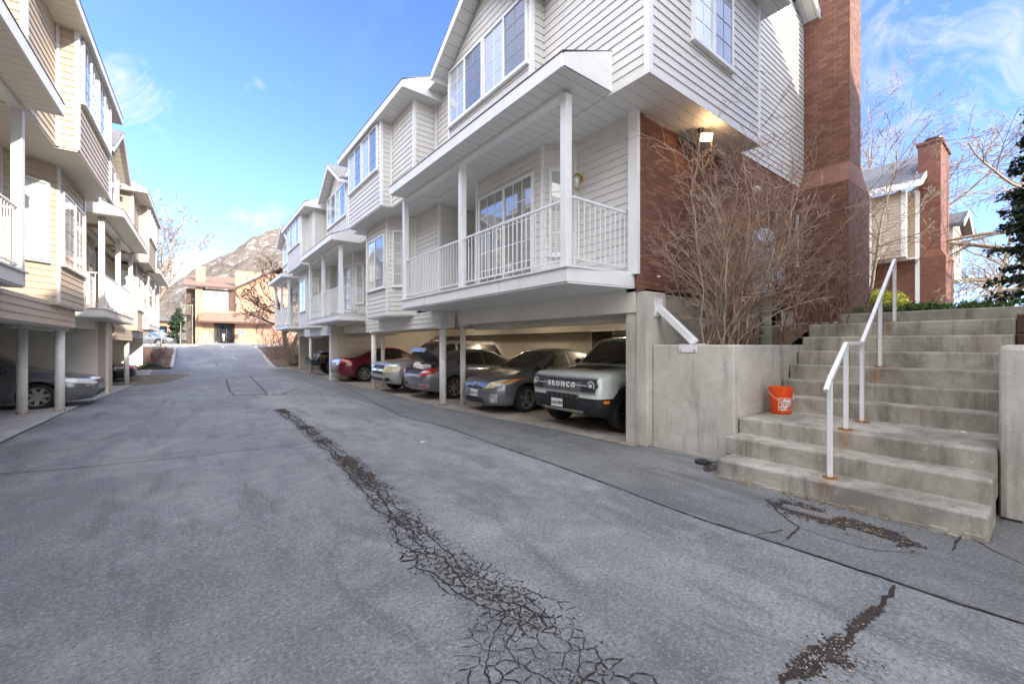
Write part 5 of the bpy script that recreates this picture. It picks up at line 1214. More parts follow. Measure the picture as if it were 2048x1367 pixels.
d_ = OB('glass_door', M['darkglass'], (2.06, YF+.1, 1.68, 3.74, YF+.13, 3.62)); part(d_, 'door_frame', M['door_br'], lambda m: (m.box(2.0, YF+.05, 1.62, 2.07, YF+.16, 3.7), m.box(3.73, YF+.05, 1.62, 3.8, YF+.16, 3.7), m.box(2.07, YF+.05, 3.6, 3.73, YF+.16, 3.7), m.box(2.42, YF+.06, 1.66, 2.47, YF+.14, 3.6), m.box(3.06, YF+.06, 1.66, 3.12, YF+.14, 3.6)))
part(d_, 'notice', M['whitepanel'], lambda m: (m.box(2.72, YF+.085, 2.35, 2.95, YF+.095, 2.75), m.box(2.78, YF+.086, 2.0, 2.90, YF+.095, 2.35)))
cz = part(ob, 'canopy', M['shingle2'], lambda m: m.add([(.66, YF-1.1, 4.0), (7.6, YF-1.1, 4.0), (7.6, YF-.05, 4.95), (.72, YF-.05, 4.95), (.66, YF-1.1, 3.9), (7.6, YF-1.1, 3.9), (7.6, YF-.05, 3.9), (.66, YF-.05, 3.9)], [(0,1,2,3), (0,4,5,1), (4,7,6,5), (0,3,7,4), (1,5,6,2)]))
part(cz, 'canopy_fascia', M['door_br'], lambda m: m.box(.62, YF-1.16, 3.84, 7.66, YF-1.102, 4.03))
part(ob, 'roof', M['shingle2'], lambda m: (m.add([(-.5, YF-.5, 7.55), (3.6, YF-.5, 7.55), (8.0, YF-.5, 10.3), (8.0, 64, 10.3), (-.5, 60, 9.4), (-.5, YF-.5, 7.68), (3.6, YF-.5, 7.68), (8.0, YF-.5, 10.43)], [(0,1,6,5), (1,2,7,6), (5,6,4), (6,7,3), (6,3,4)]), m.add([(8.0, YF-.5, 10.4), (12.5, YF-.5, 7.6), (12.5, 64, 7.6), (8, 64, 10.3)], [(0,1,2,3)])))
part(ob, 'fascia', M['door_br'], lambda m: (m.box(-.52, YF-.56, 7.48, 3.6, YF-.5, 7.66), m.prism([(3.6, YF-.53, 7.42), (8, YF-.53, 10.2), (8, YF-.53, 10.36), (3.6, YF-.53, 7.6)], (0, -.05, 0))))
part(ob, 'rake_trim', M['whitepanel'], lambda m: m.prism([(4.0, YF-.58, 7.88), (6.2, YF-.58, 9.24), (6.2, YF-.58, 9.34), (4.0, YF-.58, 7.98)], (0, -.02, 0)))
OB('chimney', M['orange'], (.5, YF+2, 7.4, 1.32, YF+3, 10.0)); OB('entrance_step', M['walk'], (1.3, YF-1.6, 1.6, 4.2, YF-.02, 1.76))
OB('drain_pipe', M['door_br'], (3.84, YF-.06, 4.9, 3.9, YF-.001, 7.5)); OB('wall_lamp', M['dark'], (.2, YF-.2, 6.1, .32, YF-.05, 6.3))
stair = thing('metal_staircase', 'brown steel fire stairs with landing at the left end of the orange building', 'staircase', (-.5, YF-1, 1.5))
def stf(m):
    for i in range(16): m.box(-.62, YF-3.2+i*.17, 1.62+i*.185, .12, YF-2.98+i*.17, 1.66+i*.185)
part(stair, 'treads', M['wood'], stf)
part(stair, 'stringer', M['door_br'], lambda m: [m.prism([(x, YF-3.3, 1.5), (x, YF-3.0, 1.5), (x, YF-.4, 4.6), (x, YF-.7, 4.7)], (.05, 0, 0)) for x in (-.68, .13)])
part(stair, 'landing', M['door_br'], lambda m: m.box(-.75, YF-.6, 4.55, .35, YF+1, 4.65))
part(stair, 'stair_post', M['wood'], lambda m: [m.box(x, y, 1.5, x+.09, y+.09, zt) for x, y, zt in ((-.76, YF-.65, 5.9), (.14, YF-.65, 5.7), (-.76, YF-3.4, 2.9), (.14, YF-3.4, 2.9))])
part(stair, 'guard_rail', M['wood'], lambda m: (m.box(-.76, YF-.66, 5.55, .25, YF-.6, 5.62), [m.box(-.7+i*.12, YF-.65, 4.65, -.67+i*.12, YF-.62, 5.55) for i in range(8)], [m.tube([(x, YF-3.35, 2.6), (x, YF-.6, 5.6)], .03, 5) for x in (-.7, .18)]))
rl2 = thing('hand_railing', 'short white entrance railing left of the glass office door', 'railing', (1.1, YF-1.6, 1.66)); part(rl2, 'rail', M['white'], lambda m: (m.tube([(.75, YF-2.2, 2.25), (1.1, YF-1.4, 2.55)], .025, 5), m.tube([(1.1, YF-1.4, 1.66), (1.1, YF-1.4, 2.95)], .025, 5), m.tube([(.75, YF-2.2, 1.6), (.75, YF-2.2, 2.25)], .025, 5)))
# accessible parking signs
def wsign(x, y, zc, zb, label, s=.46):
    t = thing('parking_sign', label, 'sign', (x, y, zb)); part(t, 'post', M['metalgrey'], lambda m: m.box(x-.025, y, zb, x+.025, y+.04, zc))
    b = part(t, 'sign_board', M['signblue'], lambda m: m.box(x-s*.42, y-.02, zc-s*.5, x+s*.42, y-.001, zc+s*.5)); yy = y-.03; k = s/.46
    part(b, 'wheelchair_symbol', M['whitepanel'], lambda m: (m.tube([(x-.02*k+.085*k*math.cos(t_), yy, zc-.06*k+.085*k*math.sin(t_)) for t_ in [math.pi*.75+i*math.pi/8 for i in range(12)]], .016*k, 6), m.ball((x-.03*k, yy, zc+.15*k), .032*k, 8, 6), m.tube([(x-.03*k, yy, zc+.11*k), (x-.02*k, yy, zc-.01*k), (x+.06*k, yy, zc-.01*k), (x+.10*k, yy, zc-.12*k), (x+.13*k, yy, zc-.11*k)], .017*k, 6), m.tube([(x-.03*k, yy, zc+.06*k), (x+.05*k, yy, zc+.06*k)], .013*k, 6)))
wsign(4.3, YF-1.0, 2.88, 1.6, 'blue wheelchair parking sign right of the glass office door', .50)
wsign(-2.05, 50., 2.75, 1.4, 'blue wheelchair parking sign left of the green dumpster', .44)
du = thing('dumpster', 'dark green steel dumpster left of the metal stairs', 'dumpster', (-1.4, 54, 1.5))
part(du, 'bin', M['dumpgreen'], lambda m: (m.add([(-2.0, 53, 1.6), (-.85, 53, 1.6), (-.75, 53, 2.35), (-2.1, 53, 2.35), (-2.0, 55, 1.6), (-.85, 55, 1.6), (-.75, 55, 2.5), (-2.1, 55, 2.5)], [(0,1,2,3), (1,5,6,2), (5,4,7,6), (4,0,3,7), (0,4,5,1), (3,2,6,7)]), [m.box(-1.9+i*.3, 52.96, 1.62, -1.84+i*.3, 52.99, 2.3) for i in range(4)]))
part(du, 'lid', M['black'], lambda m: m.ob((-2.12, 52.95, 2.38), (1.4, 0, 0), (0, 2.1, .15), (0, 0, .05)))
# far cars
sp = sedan_spec(4.6, 1.78, 1.45, .32, .93, 1.0)
for i, (x, y, pm, lb) in enumerate(((-2.7, 51.0, P_gun, 'small dark car parked far away left of the dumpster'), (-4.4, 54.0, P_silver, 'small silver car parked far away behind the dark one'))):
    c = car('distant_car', lb, 'car', sp, (x+1.6, y, 1.47), math.pi-.35, pm, group='cars in the far lot'); sedan_common(c, 4.6, 1.78, 1.45)
    for s_ in (-1, 1): c['drape']('headlight', M['clearlens'], [(s_*.45, .60), (s_*.66, .58), (s_*.80, .72), (s_*.5, .72)], 'f', .012, grid=.03)
bs = thing('brick_apartment', 'distant reddish apartment block seen between left balconies and evergreen', 'building', (-8, 90, 1)); part(bs, 'wall', M['orange'], lambda m: m.box(-14, 90, 0, -2.5, 100, 5.5)); part(bs, 'roof', M['shingle'], lambda m: m.prism([(-15, 89, 5.5), (-1.8, 89, 5.5), (-8, 89, 7.5)], (0, 12, 0)))
for x in (-12, -10, -8, -6, -4): part(bs, 'window', M['darkglass'], lambda m: [m.box(x, 89.9, z, x+1, 89.99, z+1.1) for z in (1.2, 3.6)])
# ---- back townhouse above the hedge: walls facing the street (-x) with end walls facing the camera (-y)
hb = thing('townhouse', 'tan sided townhouse with tall brick chimney standing beyond the hedge', 'townhouse', (22, 3, 2))
def HB(name, mt, *bx, **k): return part(hb, name, mt, lambda m: [m.box(*b) for b in bx], **k)
H2 = Row(hb, 22., 1, M['sidL'], M['white'], M['soffitR'])
H2.wall([((-.6, 3.55), (-.6, 4.6), 4.92, 7.4, (-1, 0)), ((-.6, 3.55), (.1, 3.55), 4.92, 7.4, (0, -1)), ((.0, 3.3), (3, 3.3), 4.9, 8.2, (0, -1)), ((.0, 3.3), (.0, 3.6), 4.9, 7.4, (-1, 0)), ((-.3, 4.6), (-.3, 7.6), 2.2, 7.4, (-1, 0))])
m = MB(); H2.bx(m, -.35, 3.2, 3.3, 4.8, 4.84, 4.9); m.build('soffit', M['soffitR'], hb)
H2.B('bay_panel', M['whitepanel'], [(-.75, -.36, 4.62, 5.6, 2.0, 7.3)])
H2.trims([(-.6, 3.55, 4.92, 7.4), (-.62, 4.55, 2.2, 7.4)], .14); H2.B('downspout', M['white'], [(-.05, .05, 3.24, 3.36, 2.0, 7.4)])
H2.B('brick_wall', M['brick2'], [(.0, 3.0, 3.36, 4.9, 1.9, 4.86)])
for (z0, z1) in ((2.6, 4.2), (5.3, 6.9)): H2.window((-.77, 5.45), (-.77, 4.75), z0, z1, (-1, 0), grid=(2, 3), left='dark', split=0)
chb = part(hb, 'chimney', M['brick2'], lambda m: (frus(m, 1.9, 4.9, (22.05, 24, 2.55, 3.3), (22.05, 24, 2.55, 3.3)), frus(m, 5.15, 9.15, (22.05, 24, 2.68, 3.3), (22.05, 24, 2.68, 3.3)), frus(m, 9.15, 9.25, (22.0, 24.05, 2.62, 3.35), (22.0, 24.05, 2.62, 3.35))))
part(chb, 'ledge', M['stone'], lambda m: frus(m, 4.9, 5.15, (22.05, 24, 2.55, 3.3), (22.05, 24, 2.68, 3.3)))
part(chb, 'flue_cap', M['dark'], lambda m: (m.cyl((22.9, 2.98, 9.25), .22, .16, 16), m.cyl((22.9, 2.98, 9.52), .06, .26, 16)))
part(hb, 'roof', M['shingle'], lambda m: (m.add([(21.1, 3.1, 7.45), (21.1, 12, 7.45), (25, 12, 9.6), (25, 3.1, 9.6), (21.1, 3.1, 7.6), (21.1, 12, 7.6), (25, 12, 9.75), (25, 3.1, 9.75)], [(0,1,2,3), (4,7,6,5), (0,4,5,1), (0,3,7,4)]),))
HB('rake_board', M['white'], (21.05, 3.06, 7.38, 21.1, 12, 7.62)); part(hb, 'rake_end', M['white'], lambda m: m.prism([(21.1, 3.08, 7.42), (25, 3.08, 9.57), (25, 3.08, 9.78), (21.1, 3.08, 7.62)], (0, -.04, 0)))
hc = thing('townhouse', 'farther tan townhouse with small dark gabled roof right of the brick chimney', 'townhouse', (27, 3, 2))
H3 = Row(hc, 27., 1, M['sidL'], M['white'], M['soffitR'])
H3.wall([((0, 2.92), (0, 3.9), 4.67, 6.85, (-1, 0)), ((0, 2.92), (2.7, 2.92), 4.67, 6.85, (0, -1)), ((.4, 3.9), (.4, 6), 2, 6.8, (-1, 0))])
H3.B('brick_wall', M['brick2'], [(.4, 2.6, 3.2, 3.9, 1.9, 4.6)]); H3.B('soffit', M['soffitR'], [(-.0, 2.7, 2.92, 3.9, 4.6, 4.66)])
H3.trims([(0, 2.92, 4.67, 6.85)], .12); H3.window((1.0, 2.92), (1.9, 2.92), 5.3, 6.5, (0, -1), grid=(2, 3), left='dark', split=0)
part(hc, 'roof', M['shingle'], lambda m: m.prism([(26.7, 2.55, 6.78), (26.7, 2.55, 6.95), (28.35, 2.55, 7.75), (30, 2.55, 6.95), (30, 2.55, 6.78), (28.35, 2.55, 7.6)], (0, 4, 0)))
part(hc, 'gable_face', M['sidL'], lambda m: m.prism([(27, 2.88, 6.84), (28.35, 2.88, 7.55), (29.7, 2.88, 6.84)], (0, .05, 0)))
part(hc, 'rake_board', M['white'], lambda m: m.prism([(26.66, 2.54, 6.74), (26.66, 2.54, 6.97), (28.35, 2.54, 7.78), (30.04, 2.54, 6.97), (30.04, 2.54, 6.74), (28.35, 2.54, 7.56)], (0, -.03, 0)))

# ---- hills
def ray(px, py=689.):
    a = (px-1024)/840.; S = math.sin(math.atan(644/840)); C = math.cos(math.atan(644/840)); return Vector((S+a*C, C-a*S, (689-py)/840.))
def hillmat(name, rock, brush, snow, snow_amt, zs=0):
    m, t, b = newmat(name); g = t.new('ShaderNodeNewGeometry'); pos = (g, 'Position')
    n1 = t.noise(.012, 8, .72, pos, .6); n2 = t.noise(.05, 8, .8, pos)
    c = t.mix(t.mr(n1, .4, .62), rock, brush); c = t.mix(t.mr(n2, .50, .64, 0, .85), c, tuple(x*.45 for x in brush))
    c = t.mix(t.mr(t.math('ADD', t.noise(.035, 8, .8, pos, .3), t.math('MULTIPLY', n1, .3)), .70-snow_amt, .78-snow_amt), c, snow)
    t.set(b, 'Base Color', c); t.set(b, 'Roughness', 1.); t.set(b, 'Specular IOR Level', 0.)
    t.set(b, 'Normal', (t.new('ShaderNodeBump', {'Strength': 1., 'Distance': 9., 'Height': t.math('ADD', n2, n1)}), 0)); return m
def hill(name, tab, mt, d0, d1, px0, px1, rough, nx=150, ny=46, seed=0, zb=-30):
    vs = []; cols = nx+1
    for j in range(ny+1):
        t = j/ny; d = d0+(d1-d0)*min(t, .9)/.9 if t <= .9 else d1+(t-.9)*d1*1.5
        for i in range(nx+1):
            px = px0+(px1-px0)*i/nx; y = interp(tab, px); ztop = 1.6+(689-y)/840*d1
            prof = (min(t, .9)/.9); k = prof**1.25
            z = zb+(ztop-zb)*k if t <= .9 else ztop-(t-.9)*3*ztop
            q = ray(px); P_ = Vector((q.x*d, q.y*d, 0)); w = math.sin(math.pi*min(1, prof*.92+.02))
            nz = sum(noise.noise(Vector((P_.x, P_.y, seed))/sc)*am for sc, am in ((d1*.14, .12), (d1*.06, .07), (d1*.025, .035), (d1*.011, .016)))*rough
            z += nz*(ztop-zb)*(w*1.0+.10)
            vs.append((P_.x, P_.y, z))
    m = MB(); m.add(vs, [(j*cols+i, j*cols+i+1, (j+1)*cols+i+1, (j+1)*cols+i) for j in range(ny) for i in range(nx)])
    return m.build(name, mt, None, smooth=True, kind='structure')
hill('hills', [(200, 640), (300, 592), (330, 575), (372, 548), (400, 528), (440, 508), (470, 499), (500, 478), (530, 465), (560, 459), (590, 452), (640, 440), (760, 430), (900, 470), (1100, 560), (1300, 640)], hillmat('brushy_hill', (.27, .23, .195), (.19, .155, .125), (.42, .40, .375), .02), 260, 1500, 180, 1300, 1.15)
hill('snowy_mountain', [(180, 600), (300, 545), (330, 522), (350, 513), (380, 504), (400, 505), (425, 512), (450, 522), (600, 560)], hillmat('snowy_hill', (.42, .40, .40), (.35, .33, .33), (.85, .87, .92), .42), 1900, 5200, 160, 640, .6, 90, 30, 4, zb=0)
# ------------------------------------------------------------ bare shrubs and trees, hedge
def grow(m, rnd, p, d, L, r, lvl, par, tips=None):
    """wandering tapering branch with side shoots; par per level"""
    segs = max(3, int(L/par['seg'])) if lvl < par['levels'] else 3
    path = [p]; rad = [r]; cur = Vector(p); dr = Vector(d).normalized()
    for i in range(segs):
        dr = (dr + Vector((rnd.gauss(0, 1), rnd.gauss(0, 1), rnd.gauss(0, 1)))*par['wander'] + Vector((0, 0, par['up'][min(lvl, len(par['up'])-1)]))).normalized()
        cur = cur+dr*(L/segs); path.append(cur.copy()); rad.append(max(par['rmin'], r*(1-(.72 if lvl < par['levels'] else .8)*(i+1)/segs)))
    m.tube(path, rad, 7 if r > .08 else 5 if r > .03 else 3, cap=False)
    if lvl >= par['levels']:
        if tips is not None: tips.append((cur, dr))
        return
    n = par['kids'][lvl]; n = max(1, int(n*rnd.uniform(.8, 1.2)))
    for k in range(n):
        t = par['t0'] + (1-par['t0'])*(k+rnd.random()*.8)/n; t = min(t, .99)
        i = min(int(t*segs), segs-1); f = t*segs-i; q = path[i].lerp(path[i+1], f); dd = (path[i+1]-path[i]).normalized()
        a = dd.cross(Vector((rnd.gauss(0, 1), rnd.gauss(0, 1), rnd.gauss(0, 1)))).normalized(); ang = R(rnd.uniform(*par['ang']))
        nd = (dd*math.cos(ang)+a*math.sin(ang)).normalized()
        grow(m, rnd, q, nd, L*rnd.uniform(*par['len'])*(1-.35*t), max(par['rmin'], rad[i]*rnd.uniform(.45, .7)), lvl+1, par, tips)
def tree(name, label, cat, base, par, trunks, mt, seed, group=None, tipsout=None):
    rnd = random.Random(seed); root = thing(name, label, cat, base, group=group)
    tm = MB(); cm = MB()
    for (d, L_, r_) in trunks:
        # trunk separately from crown: first level path goes to 'trunk'
        segs = 7; path = [Vector(base)]; rad = [r_*1.25]; dr = Vector(d).normalized(); cur = Vector(base)
        for i in range(segs):
            dr = (dr+Vector((rnd.gauss(0, 1), rnd.gauss(0, 1), rnd.gauss(0, .5)))*par['wander']*.6).normalized(); cur = cur+dr*L_/segs; path.append(cur.copy()); rad.append(r_*(1-.6*(i+1)/segs))
        tm.tube(path, rad, 9, cap=False)
        n = par['main']
        for k in range(n):
            t = par['tt']+(1-par['tt'])*(k+.5)/n; i = min(int(t*segs), segs-1); q = path[i].lerp(path[i+1], t*segs-i); az = k*2.4+rnd.uniform(-.4, .4); el = R(rnd.uniform(*par['mainel']))
            nd = Vector((math.cos(az)*math.cos(el), math.sin(az)*math.cos(el), math.sin(el)))
            grow(cm, rnd, q, nd, L_*rnd.uniform(*par['mainlen']), rad[i]*.6, 0, par, tipsout)
        grow(cm, rnd, cur, dr, L_*par['mainlen'][0], rad[-1], 0, par, tipsout)
    tm.build('trunk', mt, root, smooth=True); cm.build('crown', mt, root, smooth=True)
    return root
# --- big bare shrub in the planter
rnd = random.Random(21)
bush = thing('bare_shrub', 'large leafless tan shrub spreading in front of the brick end wall', 'shrub', (7.2, 3.3, 1.5))
par = dict(seg=.16, wander=.13, up=(.02, .03, -.01, -.03), rmin=.0027, kids=(8, 6, 3), t0=.18, ang=(22, 62), len=(.26, .5), levels=3)
stems = MB(); tw = MB()
for k in range(50):
    x = 6.85+rnd.gauss(0, .24); y = 3.3+rnd.gauss(0, .15); az = rnd.uniform(0, 6.28); tilt = abs(rnd.gauss(0, .36))
    d = Vector((math.cos(az)*tilt*1.1, math.sin(az)*tilt*.75-.10, 1)); Ls = rnd.uniform(1.7, 3.9)*(1-.45*min(1, tilt))
    grow(stems if k % 2 else tw, rnd, Vector((x, y, 1.48)), d, Ls, rnd.uniform(.010, .021), 0, par)
stems.build('stems', M['twig'], bush, smooth=True); tw.build('twigs', mat('twig_pale', (.46, .36, .27), .8, .3, 5, .2), bush, smooth=True)
b2 = thing('bare_shrub', 'dense brown leafless shrub in front of the brick chimney base', 'shrub', (9.9, 3.0, 1.7)); s2 = MB(); 
par2 = dict(par, kids=(6, 4, 3), up=(.04, .03, .01, 0))
for k in range(44):
    x = 9.9+rnd.gauss(0, 1.0); y = 2.95+rnd.gauss(0, .18); az = rnd.uniform(0, 6.28); tilt = abs(rnd.gauss(0, .22))
    grow(s2, rnd, Vector((x, y, 1.7)), Vector((math.cos(az)*tilt, math.sin(az)*tilt-.05, 1)), rnd.uniform(1.2, 2.9), rnd.uniform(.01, .02), 0, par2)
s2.build('stems', mat('twig_brown', (.31, .19, .13), .85, .3, 5, .2), b2, smooth=True)
# --- hedge and shrubs made of leaf clumps
def leaves(m, rnd, c, rad, n, size, squash=(1, 1, 1), shell=.55):
    for i in range(n):
        v = Vector((rnd.gauss(0, 1), rnd.gauss(0, 1), rnd.gauss(0, 1))).normalized()*(shell+(1-shell)*rnd.random())
        p = Vector(c)+Vector((v.x*rad*squash[0], v.y*rad*squash[1], v.z*rad*squash[2]))
        a = Vector((rnd.gauss(0, 1), rnd.gauss(0, 1), rnd.gauss(0, 1))).normalized(); b = a.cross(Vector((rnd.gauss(0, 1), rnd.gauss(0, 1), 1))).normalized(); s_ = size*rnd.uniform(.6, 1.3)
        m.add([p-a*s_, p+b*s_*.5, p+a*s_, p-b*s_*.5], [(0, 1, 2, 3)])
hd = MB(); 
for k in range(140): leaves(hd, rnd, (10.42+rnd.random()*.9, -3+5.4*rnd.random(), 2.24+rnd.random()*.07), .17, 110, .026, (1, 1, .6), .2)
hg = thing('hedge', 'low clipped bright green hedge on the concrete wall above the stairs', 'hedge', (10.6, -1, 2.1)); hd.build('foliage', M['hedge'], hg, recalc=False); part(hg, 'stems', M['twigdark'], lambda m: [m.tube([(10.8, -5+k*.3, 2.0), (10.8+.1*math.sin(k), -5+k*.3+.05, 2.2)], .012, 4) for k in range(25)])
hd = MB()
for k in range(60): v = Vector((rnd.gauss(0, 1), rnd.gauss(0, 1), abs(rnd.gauss(0, 1)))).normalized()*.72; leaves(hd, rnd, (16.5+v.x*1.0, 3.2+v.y*.8, 2.2+v.z*1.2), .25, 110, .04)
ys_ = thing('round_shrub', 'yellow green rounded shrub behind the top handrail post', 'shrub', (16.4, 3.45, 2.0)); hd.build('foliage', M['yellowleaf'], ys_, recalc=False); part(ys_, 'stems', M['twigdark'], lambda m: [m.tube([(16.4, 3.45, 1.95), (16.4+.5*math.cos(k), 3.45+.4*math.sin(k), 2.6)], .02, 4) for k in range(8)])
# --- trees
TP = dict(seg=.5, wander=.10, up=(.03, .02, 0, 0), rmin=.012, kids=(8, 6, 5), t0=.2, ang=(22, 55), len=(.38, .62), levels=3, main=7, tt=.35, mainel=(25, 65), mainlen=(.55, .95))
q = ray(285); d = 33; tree('bare_tree', 'tall leafless tree rising behind the far end of the tan row', 'tree', (-2.9, 38.5, 1.0), dict(TP, wander=.12, mainel=(35, 75), rmin=.018, kids=(6, 5, 4), main=5), [((.05, .0, 1), 6.6, .17), ((.22, -.1, .95), 6.4, .15), ((-.15, .1, 1), 6.6, .14)], M['twiggrey'], 3)
tree('bare_tree', 'dark leafless spreading tree in front of the orange office building', 'tree', (6.1, 36.0, .55), dict(TP, wander=.15, mainel=(5, 50), up=(.05, .02, 0, 0), rmin=.018, kids=(6, 5, 4), main=8, mainlen=(.6, 1.0)), [((-.30, .0, 1), 5.0, .22), ((.2, .1, 1), 5.2, .18)], M['twigdark'], 8)
tree('bare_tree', 'bare tree with fine tan twigs behind the big brick chimney', 'tree', (29.5, 5.3, 2.0), dict(TP, rmin=.011, mainel=(20, 65), kids=(8, 6, 5), main=9, len=(.42, .66)), [((.0, -.05, 1), 7.5, .22)], M['twiggrey'], 12)
tree('bare_tree', 'leafless tree leaning in front of the tan townhouse roof', 'tree', (17.6, 3.9, 2.0), dict(TP, rmin=.006, mainel=(5, 45), kids=(6, 5, 4), main=6, tt=.6, mainlen=(.4, .6)), [((.02, -.1, 1), 3.6, .07)], M['twiggrey'], 15)
# weeping tree right
tree('weeping_tree', 'large leafless weeping tree with drooping twigs right of the far townhouse', 'tree', (24.4, .5, 2.0), dict(TP, rmin=.009, up=(-.01, -.05, -.14, -.2), mainel=(5, 50), kids=(8, 6, 5), main=10, tt=.3, len=(.35, .6), mainlen=(.75, 1.15)), [((.0, .12, 1), 5.0, .24)], M['twiggrey'], 19)
tree('weeping_tree', 'second leafless weeping tree low behind the green hedge', 'tree', (36, 2.2, 2.0), dict(TP, rmin=.012, up=(0, -.04, -.1, -.15), mainel=(5, 45), kids=(7, 6, 4), main=9, mainlen=(.6, .9)), [((.0, .05, 1), 5.0, .2)], M['twiggrey'], 23)
# evergreen at right edge
def conifer(label, x, y, z0, h, rad, n, seed, leafsize=.07, bare=.0, name='evergreen_tree'):
    rd = random.Random(seed); t = thing(name, label, 'tree', (x, y, z0)); fm = MB(); bm_ = MB(); bm_.tube([(x, y, z0), (x, y, z0+h*.97)], [.12, .015], 7)
    for i in range(n):
        f = rd.random()**.8; zz = z0+h*(bare+(1-bare)*f); rr_ = rad*(1-f)**.7*rd.uniform(.6, 1.05)+.1; az = rd.uniform(0, 6.28); e = Vector((x+math.cos(az)*rr_, y+math.sin(az)*rr_, zz-.1*rr_)); s_ = Vector((x, y, zz))
        bm_.tube([s_, e], [.02, .006], 3, cap=False)
        for k in range(5): leaves(fm, rd, s_.lerp(e, .35+.65*k/4), .16+.1*rd.random(), 34, leafsize, (1, 1, .6), .1)
    fm.build('foliage', M['leaf'], t, recalc=False); bm_.build('trunk', M['twigdark'], t)
conifer('dark evergreen tree cut by the right edge of the picture', 14.8, -.22, 2.0, 6.0, 1.3, 260, 5, .06, .08)
conifer('small dark evergreen left of the metal stairs', -1.0, 52.2, 1.5, 3.6, .9, 60, 9, .10)
# --- planting bed shrubs at the far ends of both rows
def twigbush(label, x, y, z, h, spread, n, mt, seed, name='bare_shrub', group=None):
    rd = random.Random(seed); t = thing(name, label, 'shrub', (x, y, z), group=group); m = MB(); pr = dict(par, rmin=.006, seg=.25, kids=(5, 4, 2), levels=2)
    for k in range(n):
        az = rd.uniform(0, 6.28); tl = abs(rd.gauss(0, .5)); grow(m, rd, Vector((x+rd.gauss(0, spread*.3), y+rd.gauss(0, spread*.3), z)), Vector((math.cos(az)*tl, math.sin(az)*tl, 1)), h*rd.uniform(.6, 1.1), .014, 0, pr)
    m.build('stems', mt, t, smooth=True)
M['twigred'] = mat('twig_reddish', (.26, .16, .13), .85, .3, 5, .2); M['twigstraw'] = mat('twig_straw', (.46, .36, .22), .85, .3, 5, .2)
twigbush('reddish leafless shrub on the left planting bed beyond the tan row', -2.0, 34.6, .15, 1.5, 1.0, 46, M['twigred'], 2)
twigbush('low reddish shrub at the kerb end of the left planting bed', -1.5, 36.6, .45, 1.2, .8, 30, M['twigred'], 3)
twigbush('straw coloured leafless shrub below the last grey balcony', 5.6, 32.3, .15, 2.1, .9, 46, M['twigstraw'], 4)
twigbush('brown spreading shrub beside the right kerb of the ramp', 5.4, 35.6, .5, 2.6, 1.6, 60, M['twigred'], 5)
twigbush('tangled brown shrub behind the straw coloured one', 7.3, 33.8, .3, 2.6, 1.4, 40, M['twig'], 6)
gc_ = MB()
for k in range(60): leaves(gc_, rnd, (-1.3-2.2*rnd.random(), 33.3+1.6*rnd.random(), .12+.25*rnd.random()), .22, 60, .05, (1, 1, .4), .2)
for k in range(14): leaves(gc_, rnd, (6.3+.5*rnd.gauss(0, 1), 31.7+.4*rnd.random(), .3+.5*rnd.random()), .2, 60, .05, (1, 1, 1), .2)
gc_.build('ground_cover', M['leaf'], None, recalc=False, kind='stuff')
# ------------------------------------------------------------ sky, sun, camera
AZ, EL = R(160), R(21.5)      # azimuth clockwise from +Y
w = bpy.data.worlds.new('World'); SC.world = w; w.use_nodes = True
t = NT(w); bg = t.n['Background']
sky = t.new('ShaderNodeTexSky', sky_type='NISHITA'); sky.sun_disc = False; sky.sun_elevation = EL; sky.sun_rotation = AZ; sky.altitude = 1400; sky.air_density = 1.0; sky.dust_density = .4; sky.ozone_density = 1.6
tc = t.new('ShaderNodeTexCoord'); dirv = (tc, 'Generated')
def skyblob(px, py, rad, sx=1.):
    v = ray(px, py).normalized(); dp = t.new('ShaderNodeVectorMath', {0: dirv, 1: tuple(v)}, operation='DOT_PRODUCT')
    return t.mr((dp, 'Value'), math.cos(R(rad)), math.cos(R(rad*.25)))
nz = t.noise(10., 9, .66, dirv, 1.1); nz2 = t.noise(2.4, 8, .6, dirv, 1.0)
acc = None
for (px, py, rad, k) in ((262, 200, 4.6, .9), (320, 228, 2.6, .7), (478, 452, 2.6, .9), (520, 452, 2., .7), (410, 500, 2.6, .6), (350, 505, 2.6, .5), (520, 175, 1.6, .6), (583, 178, 1.8, .5), (540, 460, 4, .9), (1960, 150, 14, .6), (1900, 70, 10, .6), (60, 470, 12, .3)):
    b = t.math('MULTIPLY', skyblob(px, py, rad), k); acc = b if acc is None else t.math('MAXIMUM', acc, b)
nn = t.math('MULTIPLY', t.mr(t.math('ADD', t.math('MULTIPLY', nz, 1.), t.math('MULTIPLY', acc, .20)), .58, .80), acc)
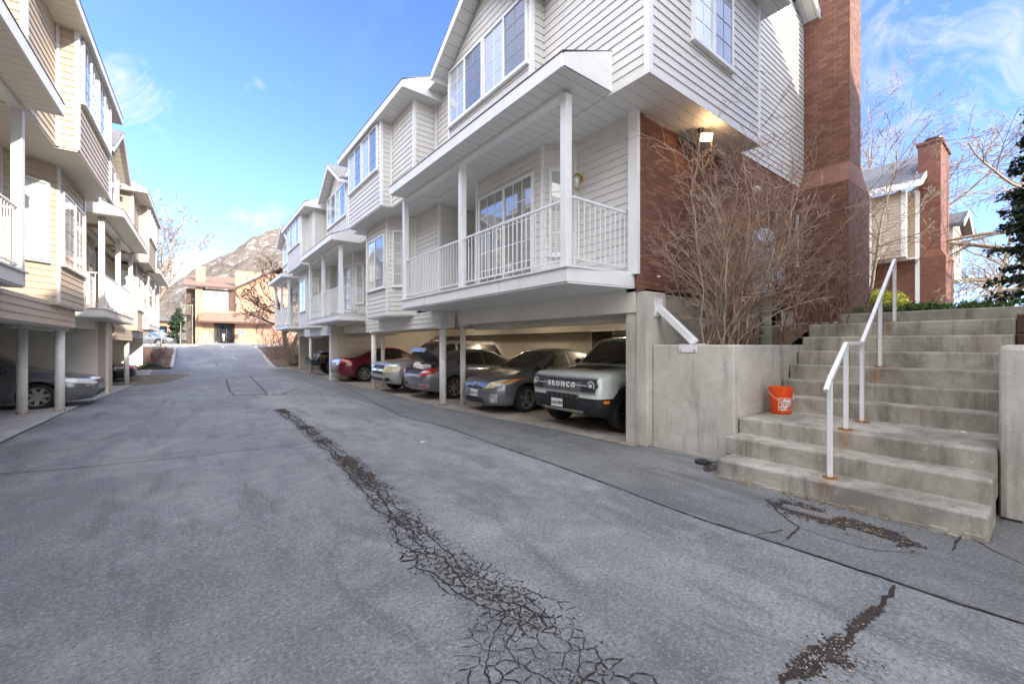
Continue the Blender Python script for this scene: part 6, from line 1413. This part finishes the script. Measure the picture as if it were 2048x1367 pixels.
wisp = t.math('MULTIPLY', t.mr(nz2, .52, .78), .14)
cl = t.math('MINIMUM', t.math('ADD', nn, wisp), .93)
tint = t.mix(1., (sky, 0), (.58, .70, 1.10), 'MULTIPLY')
# bright broken cloud deck added out of view behind the viewer, to fill the shade
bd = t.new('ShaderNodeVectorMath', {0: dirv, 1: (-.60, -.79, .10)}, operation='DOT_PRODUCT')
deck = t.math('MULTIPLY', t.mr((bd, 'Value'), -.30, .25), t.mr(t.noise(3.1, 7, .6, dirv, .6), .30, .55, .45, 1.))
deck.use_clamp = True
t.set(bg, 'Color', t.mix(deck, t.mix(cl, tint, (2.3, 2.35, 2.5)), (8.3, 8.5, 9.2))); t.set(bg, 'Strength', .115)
sl = bpy.data.lights.new('sun', 'SUN'); sl.energy = 2.0; sl.angle = R(.53); sl.color = (1, .92, .80)
so = bpy.data.objects.new('sun', sl); COL.objects.link(so)
sd = Vector((math.sin(AZ)*math.cos(EL), math.cos(AZ)*math.cos(EL), math.sin(EL))); so.rotation_euler = sd.to_track_quat('Z', 'Y').to_euler(); so.location = (20, -30, 40)
cam = bpy.data.cameras.new('camera'); co = bpy.data.objects.new('camera', cam); COL.objects.link(co); SC.camera = co
cam.sensor_width = 36; cam.lens = 840/2048*36; cam.clip_end = 12000; cam.clip_start = .05; cam.shift_y = -(683.5-689)/2048
co.location = (0, 0, 1.6); co.rotation_euler = (R(90), 0, -math.atan(644/840))
SC.view_settings.view_transform = 'Standard'; SC.view_settings.look = 'None'; SC.view_settings.exposure = 2.08; SC.view_settings.gamma = 1; SC.view_settings.use_white_balance = True; SC.view_settings.white_balance_temperature = 6650; SC.view_settings.white_balance_tint = 10
SC.cycles.blur_glossy = .5; SC.cycles.max_bounces = 7; SC.cycles.diffuse_bounces = 4; SC.cycles.glossy_bounces = 3; SC.cycles.use_denoising = True
for o in bpy.data.objects:
    if '_b' in o: del o['_b']
for o in list(bpy.data.objects):
    if o.type == 'MESH' and o.parent is None and 'label' not in o and 'kind' not in o: o['kind'] = 'structure'
